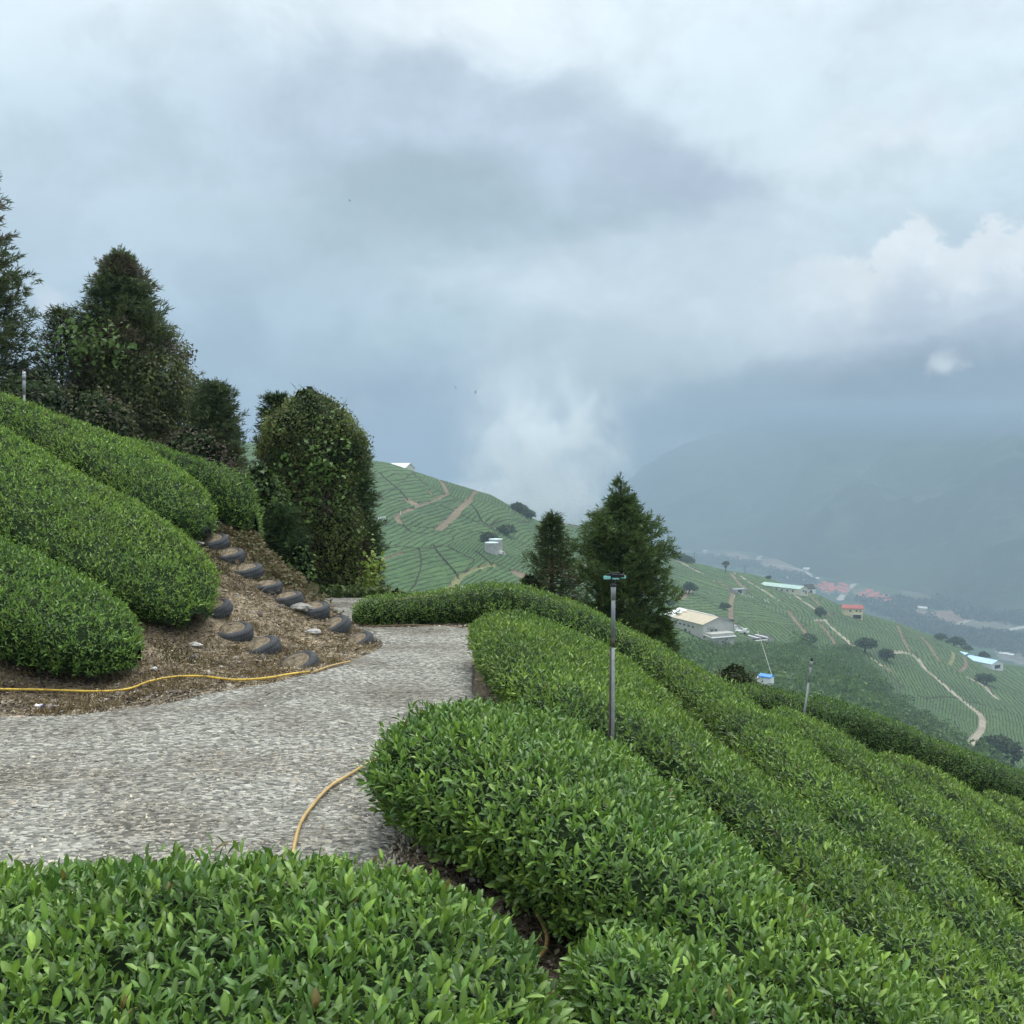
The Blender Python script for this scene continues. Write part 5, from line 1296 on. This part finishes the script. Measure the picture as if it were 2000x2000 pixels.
MZ = MZ + (ridg - .62) * 170 * np.minimum(s_ * 3, 1) * (1 - sstep(.75, 1.0, s_)) + 9 * fbm(MX * .02, MD * .02, 0, 113, 3) * np.minimum(s_ * 4, 1)
M_MTN = land_mat('mountain_forest', (.020, .042, .018), (.050, .085, .032), .006)
tag(mk('mountain', np.stack([MX, MD, MZ], -1), [grid_faces(nt2, nu)], M_MTN, smooth=True), 'forested mountain flank rising beyond the valley into cloud', kind='structure')

# village houses: one thing each, copies of one house
def village_house(roof):
    mb = MB(); x, y, H, r_ = 7, 5, 4, 2.6
    mb.add([(-x, -y, -4), (x, -y, -4), (x, y, -4), (-x, y, -4), (-x, -y, H), (x, -y, H), (x, y, H), (-x, y, H), (-x, 0, H + r_), (x, 0, H + r_)], [(0, 1, 5, 4), (2, 3, 7, 6), (1, 2, 6, 9, 5), (3, 0, 4, 8, 7)])
    t = mb.build('village_house', M_CREAM)
    mb = MB()
    for s in (-1, 1):
        vs = [(-x - .6, s * (y + .6), H - .2), (x + .6, s * (y + .6), H - .2), (x + .6, 0, H + r_ + .1), (-x - .6, 0, H + r_ + .1)]; vs += [(a, b_, c + .3) for a, b_, c in vs]
        mb.add(vs, [(3, 2, 1, 0), (4, 5, 6, 7), (0, 1, 5, 4), (1, 2, 6, 5), (2, 3, 7, 6), (3, 0, 4, 7)])
    mb.build('roof', roof, t); return t
red0 = village_house(plain('brick_red_roof', (.62, .15, .11), .8, var=.2, scale=.05)); white0 = village_house(M_WHITEROOF)
used = [False, False]
def vh(u, v, rz, which, label, group, s=1.0):
    src = (red0, white0)[which]
    o = src if not used[which] else copy_tree(src); used[which] = True
    p_ = vpick(u, v); o.location = (p_[0], p_[1], VZ + 4); o.rotation_euler = (0, 0, rz); o.scale = (s, s, s * random.uniform(.9, 1.1))
    tag(o, label, 'house', group)
def block(quad, nx, ny, rz, label, group):
    q_ = np.array([vpick(*a) for a in quad])
    for i_ in range(nx):
        for j_ in range(ny):
            f, g_ = (i_ + .5) / nx, (j_ + .5) / ny
            p_ = (q_[0] * (1 - f) + q_[1] * f) * (1 - g_) + (q_[3] * (1 - f) + q_[2] * f) * g_ + rng.normal(0, 3, 2)
            o = copy_tree(red0) if used[0] else red0; used[0] = True
            o.location = (p_[0], p_[1], VZ + 4); o.rotation_euler = (0, 0, rz + random.uniform(-.1, .1)); s = random.uniform(.95, 1.25); o.scale = (s, s, s)
            tag(o, label, 'house', group)
block([(1592, 1148), (1612, 1140), (1638, 1152), (1620, 1166)], 4, 4, R(-35), 'red roofed house in the leftmost village block behind the white hut', 'red roofed houses of the left block')
block([(1628, 1158), (1640, 1142), (1662, 1148), (1655, 1166)], 3, 4, R(-35), 'red roofed house in the village block above the red roofed farmhouse', 'red roofed houses of the middle block')
block([(1672, 1168), (1692, 1154), (1755, 1176), (1730, 1186)], 8, 4, R(-25), 'red roofed house in the long village block right of the farmhouse', 'red roofed houses of the right block')
for (u, v, s) in [(1540, 1133, 1.2), (1552, 1131, 1), (1560, 1130, .9), (1598, 1136, 1.5), (1585, 1145, .8), (1570, 1136, .8)]: vh(u, v, random.uniform(0, 3), 1, 'white valley building in the group left of the red village', 'white valley buildings by the village', s)
vh(1576, 1117, R(-40), 1, 'long white valley building beside the pale lane', None, 1.6)
for (u, v, s) in [(1702, 1186, 1.2), (1710, 1188, 1.0), (1695, 1184, .9)]: vh(u, v, random.uniform(0, 3), 1, 'white valley building among trees right of the farmhouse', 'white valley buildings right of the farmhouse', s)
for (u, v, s) in [(1798, 1192, 1.0), (1804, 1194, 1.2)]: vh(u, v, R(-20), 1, 'white shed standing in the brown valley field', 'white sheds in the brown field', s)
for (u, v, s) in [(1965, 1283, .7), (1974, 1285, .7), (1955, 1282, .6)]: vh(u, v, R(-20), 1, 'small white valley house right of the blue roofed barn', 'white houses right of the barn', s)
vh(1817, 1180, 0, 1, 'white valley house at the foot of the mountain', None, .9); vh(1377, 1080, 0, 1, 'white valley house far left on the valley floor', None, 1.2)

# ------------------------------------------------------------------ birds
def bird(u, v, d, span, roll, yaw, label):
    o_ = MB(); s = span / 2
    o_.add([(0, .18 * s, 0), (0, -.3 * s, .02 * s), (s, -.1 * s, .25 * s), (.5 * s, .12 * s, .18 * s), (-s, -.1 * s, .25 * s), (-.5 * s, .12 * s, .18 * s), (0, -.05 * s, -.06 * s), (0, .42 * s, .02 * s), (.1 * s, -.55 * s, 0), (-.1 * s, -.55 * s, 0), (0, -.05 * s, .1 * s)],
           [(0, 3, 2, 1), (1, 4, 5, 0), (7, 0, 6), (6, 1, 0), (1, 8, 9), (7, 3, 0), (7, 0, 5), (0, 1, 10), (6, 3, 2), (6, 4, 5), (6, 2, 1), (6, 1, 4)])
    o = o_.build('bird', M_BLACK); o.location = P(u, v, d); o.rotation_euler = (R(15), roll, yaw); tag(o, label, 'bird', 'swallows in the sky')
bird(683, 392, 60, .26, R(20), R(70), 'small dark bird high in the grey cloud, highest of the three')
bird(889, 757, 60, .40, R(50), R(10), 'dark bird banking with long wings, left of the lower two birds')
bird(929, 766, 75, .26, R(-70), R(40), 'tiny dark bird, right of the lower two birds')

# ------------------------------------------------------------------ haze
HAZE = 3.5e-4
mb = MB(); mb.box((0, 4700, -180), (24000, 10200, 740)); hz_o = mb.build('haze', None)
tag(hz_o, 'thin blue haze filling the valley', kind='stuff')
m = bpy.data.materials.new('haze'); m.use_nodes = True; nt = m.node_tree; nt.nodes.clear()
o_ = nt.nodes.new('ShaderNodeOutputMaterial'); pv = nt.nodes.new('ShaderNodeVolumePrincipled')
pv.inputs['Color'].default_value = (.415, .525, .63, 1); pv.inputs['Density'].default_value = HAZE; pv.inputs['Anisotropy'].default_value = 0.0
nt.links.new(pv.outputs['Volume'], o_.inputs['Volume'])
hz_o.data.materials.append(m)

def mist(name, c, size, dens, label, scale, seed, thr=.42, colr=(.94, .975, .99, 1)):
    import bmesh
    bm = bmesh.new(); bmesh.ops.create_icosphere(bm, subdivisions=3, radius=1); me = bpy.data.meshes.new(name); bm.to_mesh(me); bm.free()
    o = bpy.data.objects.new(name, me); COL.objects.link(o); o.location = c; o.scale = size; tag(o, label, kind='stuff')
    m = bpy.data.materials.new(name); m.use_nodes = True; nt = m.node_tree; nt.nodes.clear(); N = nt.nodes; L = nt.links
    out = N.new('ShaderNodeOutputMaterial'); pv = N.new('ShaderNodeVolumePrincipled'); pv.inputs['Color'].default_value = colr
    tc = N.new('ShaderNodeTexCoord'); nz = N.new('ShaderNodeTexNoise'); nz.inputs['Scale'].default_value = scale; nz.inputs['Detail'].default_value = 6; nz.inputs['Roughness'].default_value = .62; nz.inputs['Distortion'].default_value = .6
    mp = N.new('ShaderNodeMapping'); mp.inputs['Location'].default_value = (seed, seed * 2, 0); mp.inputs['Scale'].default_value = (1.25, 1, 1.05); mp.inputs['Rotation'].default_value = (0, .5, 0); L.new(tc.outputs['Object'], mp.inputs['Vector']); L.new(mp.outputs['Vector'], nz.inputs['Vector'])
    ln = N.new('ShaderNodeVectorMath'); ln.operation = 'LENGTH'; L.new(tc.outputs['Object'], ln.inputs[0])
    fo = N.new('ShaderNodeMapRange'); fo.interpolation_type = 'SMOOTHSTEP'; fo.inputs['From Min'].default_value = 1.0; fo.inputs['From Max'].default_value = .25; L.new(ln.outputs['Value'], fo.inputs['Value'])
    th_ = N.new('ShaderNodeMapRange'); th_.interpolation_type = 'SMOOTHSTEP'; th_.inputs['From Min'].default_value = thr; th_.inputs['From Max'].default_value = thr + .17; th_.inputs['To Max'].default_value = dens; L.new(nz.outputs['Fac'], th_.inputs['Value'])
    mu = N.new('ShaderNodeMath'); mu.operation = 'MULTIPLY'; L.new(fo.outputs['Result'], mu.inputs[0]); L.new(th_.outputs['Result'], mu.inputs[1])
    L.new(mu.outputs[0], pv.inputs['Density']); L.new(pv.outputs['Volume'], out.inputs['Volume'])
    me.materials.append(m); m.cycles.volume_step_rate = 2.0 if hasattr(m, 'cycles') else 1
    return o
c_ = P(1060, 900, 800); mist('mist', c_, (84, 60, 104), .034, 'pale mist rising from the valley behind the left tea hill', 2.2, 3.0)
c_ = P(985, 985, 820); mist('mist', c_, (85, 50, 28), .03, 'bank of pale mist lying along the back of the left tea hill', 2.0, 8.0)

c_ = P(1740, 818, 2600); mist('mist', c_, (760, 260, 74), .0055, 'grey blue low cloud veil hanging along the far mountain', 1.6, 5.0, .25, (.37, .475, .59, 1))

# ------------------------------------------------------------------ sky: overcast cloud deck over a daylight sky
w = bpy.data.worlds.new('World'); scene.world = w; w.use_nodes = True
nt = w.node_tree; nt.nodes.clear(); N = nt.nodes; L = nt.links
SUN_EL, SUN_AZ = R(62), R(25)
def val(x):
    return x
def math_(op, a, b=None, c=None, clamp=False):
    n = N.new('ShaderNodeMath'); n.operation = op; n.use_clamp = clamp
    for i, s in enumerate((a, b, c)):
        if s is None: continue
        if isinstance(s, (int, float)): n.inputs[i].default_value = s
        else: L.new(s, n.inputs[i])
    return n.outputs[0]
add = lambda a, b: math_('ADD', a, b); sub_ = lambda a, b: math_('SUBTRACT', a, b); mul = lambda a, b: math_('MULTIPLY', a, b)
def smooth(x, a, b, t0=0.0, t1=1.0):
    n = N.new('ShaderNodeMapRange'); n.interpolation_type = 'SMOOTHSTEP'; L.new(x, n.inputs['Value'])
    n.inputs['From Min'].default_value = a; n.inputs['From Max'].default_value = b; n.inputs['To Min'].default_value = t0; n.inputs['To Max'].default_value = t1
    return n.outputs['Result']
tc = N.new('ShaderNodeTexCoord'); DIR = tc.outputs['Generated']
sx = N.new('ShaderNodeSeparateXYZ'); L.new(DIR, sx.inputs[0])
AZ = math_('ARCTAN2', sx.outputs['X'], sx.outputs['Y']); EL = math_('ARCSINE', sx.outputs['Z'])
def noise(scale, detail=5, rough=.55, stretch=(1, 1, 1), seed=0.0, dist=0.0):
    mp = N.new('ShaderNodeMapping'); mp.inputs['Scale'].default_value = stretch; mp.inputs['Location'].default_value = (seed, seed * 1.7, -seed)
    L.new(DIR, mp.inputs['Vector'])
    n = N.new('ShaderNodeTexNoise'); n.inputs['Scale'].default_value = scale; n.inputs['Detail'].default_value = detail; n.inputs['Roughness'].default_value = rough; n.inputs['Distortion'].default_value = dist
    L.new(mp.outputs['Vector'], n.inputs['Vector']); return sub_(n.outputs['Fac'], .5)
n_big = noise(3.2, 5, .5, (1, 1, 1.6), 1.3); n_big2 = noise(3.6, 5, .5, (1, 1, 1.6), 7.1)
n_mid = noise(9, 7, .6, (1, 1, 1.5), 3.7, .4); n_mid2 = noise(8, 7, .58, (1, 1, 1.5), 9.2, .4)
n_fine = noise(26, 8, .62, (1, 1, 1.3), 4.4, .3)
WAZ = add(AZ, add(mul(n_big, .30), mul(n_mid, .12))); WEL = add(EL, add(mul(n_big2, .20), mul(n_mid2, .09)))
def ang(u, v):
    p, q = pq(u, v); return math.atan(float(p)), math.atan(float(q) / math.sqrt(1 + float(p) ** 2))
def blob(u, v, su, sv, rot=0.0, warp=1.0, inner=0.0):
    a, e = ang(u, v); x = sub_(WAZ if warp else AZ, a); y = sub_(WEL if warp else EL, e)
    c, s = math.cos(R(rot)), math.sin(R(rot)); su /= 2000; sv /= 2000
    X_ = add(mul(x, c / su), mul(y, s / su)); Y_ = add(mul(x, -s / sv), mul(y, c / sv))
    d = math_('SQRT', add(mul(X_, X_), mul(Y_, Y_)))
    return smooth(d, 1.0, inner)
def mixc(base, c, fac, k=1.0):
    n = N.new('ShaderNodeMix'); n.data_type = 'RGBA'
    L.new(mul(fac, k) if k != 1 else fac, n.inputs['Factor'])
    if isinstance(base, tuple): n.inputs['A'].default_value = (*base, 1)
    else: L.new(base, n.inputs['A'])
    if isinstance(c, tuple): n.inputs['B'].default_value = (*c, 1)
    else: L.new(c, n.inputs['B'])
    return n.outputs['Result']
rp = N.new('ShaderNodeValToRGB'); e = rp.color_ramp.elements
stops = [(-8, lin(148, 172, 190)), (0, lin(156, 181, 203)), (6, lin(172, 195, 213)), (12, lin(186, 207, 222)), (18, lin(202, 221, 234)), (26, lin(222, 236, 246)), (40, tuple(1.5 * x for x in lin(236, 242, 250))), (85, tuple(2.5 * x for x in lin(240, 245, 252)))]
f = lambda d: (d + 10) / 100
e[0].position = f(stops[0][0]); e[0].color = (*stops[0][1], 1); e[1].position = f(stops[-1][0]); e[1].color = (*stops[-1][1], 1)
for d_, c_ in stops[1:-1]: k = e.new(f(d_)); k.color = (*c_, 1)
L.new(smooth(EL, R(-10), R(90)) if False else math_('MULTIPLY_ADD', add(EL, mul(n_big, .10)), 180 / math.pi / 100, .1, True), rp.inputs['Fac'])
SKY = rp.outputs['Color']
# bright top, grey mass in the middle, lit bank on the right, blue shade under it
SKY = mixc(SKY, lin(228, 239, 248), blob(950, 30, 500, 150), .8)
SKY = mixc(SKY, lin(202, 218, 232), blob(1850, 0, 400, 140), .7)
SKY = mixc(SKY, lin(205, 223, 234), blob(1600, 330, 620, 260), .8)
SKY = mixc(SKY, lin(222, 231, 241), blob(1800, 250, 330, 50, 14), .6)
SKY = mixc(SKY, lin(180, 200, 219), blob(250, 290, 420, 200), .55)
SKY = mixc(SKY, lin(176, 194, 213), blob(900, 290, 620, 220, -12, 1, .5), .85)
SKY = mixc(SKY, lin(158, 180, 193), blob(850, 440, 640, 170, -2, 1, .1), .85)
SKY = mixc(SKY, lin(150, 174, 196), blob(420, 650, 420, 230), .7)
SKY = mixc(SKY, lin(170, 186, 208), blob(1330, 390, 280, 100, -18, 1, .2), .7)
SKY = mixc(SKY, lin(204, 219, 232), blob(1300, 590, 600, 170, 4, 1, .25), .9)
SKY = mixc(SKY, lin(170, 195, 207), blob(900, 680, 460, 110), .6)
SKY = mixc(SKY, lin(138, 158, 186), blob(760, 830, 480, 150), .85)
SKY = mixc(SKY, lin(192, 210, 222), blob(1200, 720, 400, 110, 10, 1, .2), .85)
# cumulus bank on the right: billowy upper edge over azimuth
ec = N.new('ShaderNodeValToRGB'); ee = ec.color_ramp.elements; ec.color_ramp.interpolation = 'EASE'
edge = [(1380, 620), (1480, 545), (1570, 508), (1690, 512), (1735, 455), (1790, 423), (1845, 460), (1870, 488), (1935, 430), (1990, 445), (2060, 430), (2300, 420)]
a0, a1 = ang(1380, 600)[0], ang(2300, 600)[0]
pos = lambda u, v: (ang(u, v)[0] - a0) / (a1 - a0); hgt_ = lambda u, v: (ang(u, v)[1]) / .35
ee[0].position = 0; ee[0].color = (*(hgt_(*edge[0]),) * 3, 1); ee[1].position = 1; ee[1].color = (*(hgt_(*edge[-1]),) * 3, 1)
for u_, v_ in edge[1:-1]: k = ee.new(pos(u_, v_)); k.color = (*(hgt_(u_, v_),) * 3, 1)
billow = add(mul(math_('ABSOLUTE', n_fine), .085), mul(math_('ABSOLUTE', n_mid), .05))
L.new(math_('MULTIPLY_ADD', sub_(add(AZ, mul(n_fine, .05)), a0), 1 / (a1 - a0), 0, True), ec.inputs['Fac'])
etop = mul(ec.outputs['Color'], .35)
below = sub_(etop, add(EL, sub_(billow, .012)))
right_ = smooth(AZ, ang(1430, 600)[0], ang(1720, 600)[0])
cum = mul(mul(smooth(below, -.002, .012), smooth(below, .14, .02)), right_)
SKY = mixc(SKY, lin(226, 235, 243), cum, .92)
SKY = mixc(SKY, lin(190, 203, 222), mul(mul(smooth(below, .03, .08), smooth(below, .17, .09)), right_), .7)
# blue grey shade under the bank, with the thin veils
SKY = mixc(SKY, lin(118, 138, 160), blob(1880, 810, 620, 200, 0, 1, .1), .85)
SKY = mixc(SKY, lin(112, 132, 154), blob(1580, 880, 680, 210, 0, 1, .1), .85)
SKY = mixc(SKY, lin(196, 212, 224), blob(1890, 640, 130, 34, 8), .6)
SKY = mixc(SKY, lin(214, 226, 234), mul(blob(1808, 740, 60, 30), 1.0), .95)
SKY = mixc(SKY, lin(206, 219, 233), blob(85, 560, 120, 60, -28), .8)
# mist rising behind the left hill
wisp = add(mul(blob(1090, 870, 110, 190, -12), .9), mul(blob(1000, 955, 130, 60, -15), .8))
wn = smooth(add(n_mid, mul(n_fine, .6)), -.22, .18)
SKY = mixc(SKY, lin(190, 210, 219), math_('MULTIPLY', math_('MINIMUM', wisp, 1.0), wn), .95)
SKY = mixc(SKY, lin(190, 208, 220), mul(blob(690, 830, 60, 40), wn), .6)
# fine texture of the veil
vt = N.new('ShaderNodeVectorMath'); vt.operation = 'SCALE'; L.new(SKY, vt.inputs[0])
veil = smooth(add(add(mul(n_mid2, .8), mul(n_big, .7)), mul(n_fine, .25)), -.10, .12, -.5, .5)
L.new(add(.985, add(add(mul(n_mid, .22), mul(n_fine, .09)), add(mul(n_big2, .14), mul(veil, .10)))), vt.inputs['Scale'])
hue = N.new('ShaderNodeVectorMath'); hue.operation = 'MULTIPLY'; hue.inputs[1].default_value = (.97, .955, .925); L.new(vt.outputs['Vector'], hue.inputs[0]); vt = hue
b1 = N.new('ShaderNodeBackground'); L.new(vt.outputs['Vector'], b1.inputs['Color']); b1.inputs['Strength'].default_value = 1.0
st = N.new('ShaderNodeTexSky'); st.sky_type = 'NISHITA'; st.sun_disc = False; st.sun_elevation = SUN_EL; st.sun_rotation = SUN_AZ
b2 = N.new('ShaderNodeBackground'); L.new(st.outputs['Color'], b2.inputs['Color']); b2.inputs['Strength'].default_value = .10
ms = N.new('ShaderNodeMixShader'); ms.inputs['Fac'].default_value = .95; L.new(b2.outputs[0], ms.inputs[1]); L.new(b1.outputs[0], ms.inputs[2])
ow = N.new('ShaderNodeOutputWorld'); L.new(ms.outputs[0], ow.inputs['Surface'])

sl = bpy.data.lights.new('sun', 'SUN'); sl.energy = 1.5; sl.angle = R(25); sl.color = (1, .97, .92)
so = bpy.data.objects.new('sun', sl); COL.objects.link(so)
# sun ahead of the camera to the right, high behind thin cloud
so.rotation_euler = (R(90) - SUN_EL, 0, math.pi - SUN_AZ)

scene.render.engine = 'CYCLES'
scene.cycles.use_denoising = True; scene.cycles.use_adaptive_sampling = True; scene.cycles.adaptive_threshold = .03
scene.cycles.max_bounces = 6; scene.cycles.diffuse_bounces = 2; scene.cycles.glossy_bounces = 2; scene.cycles.transmission_bounces = 2; scene.cycles.transparent_max_bounces = 4; scene.cycles.volume_bounces = 5
scene.view_settings.view_transform = 'Standard'; scene.view_settings.look = 'None'; scene.view_settings.exposure = .36; scene.view_settings.gamma = 1
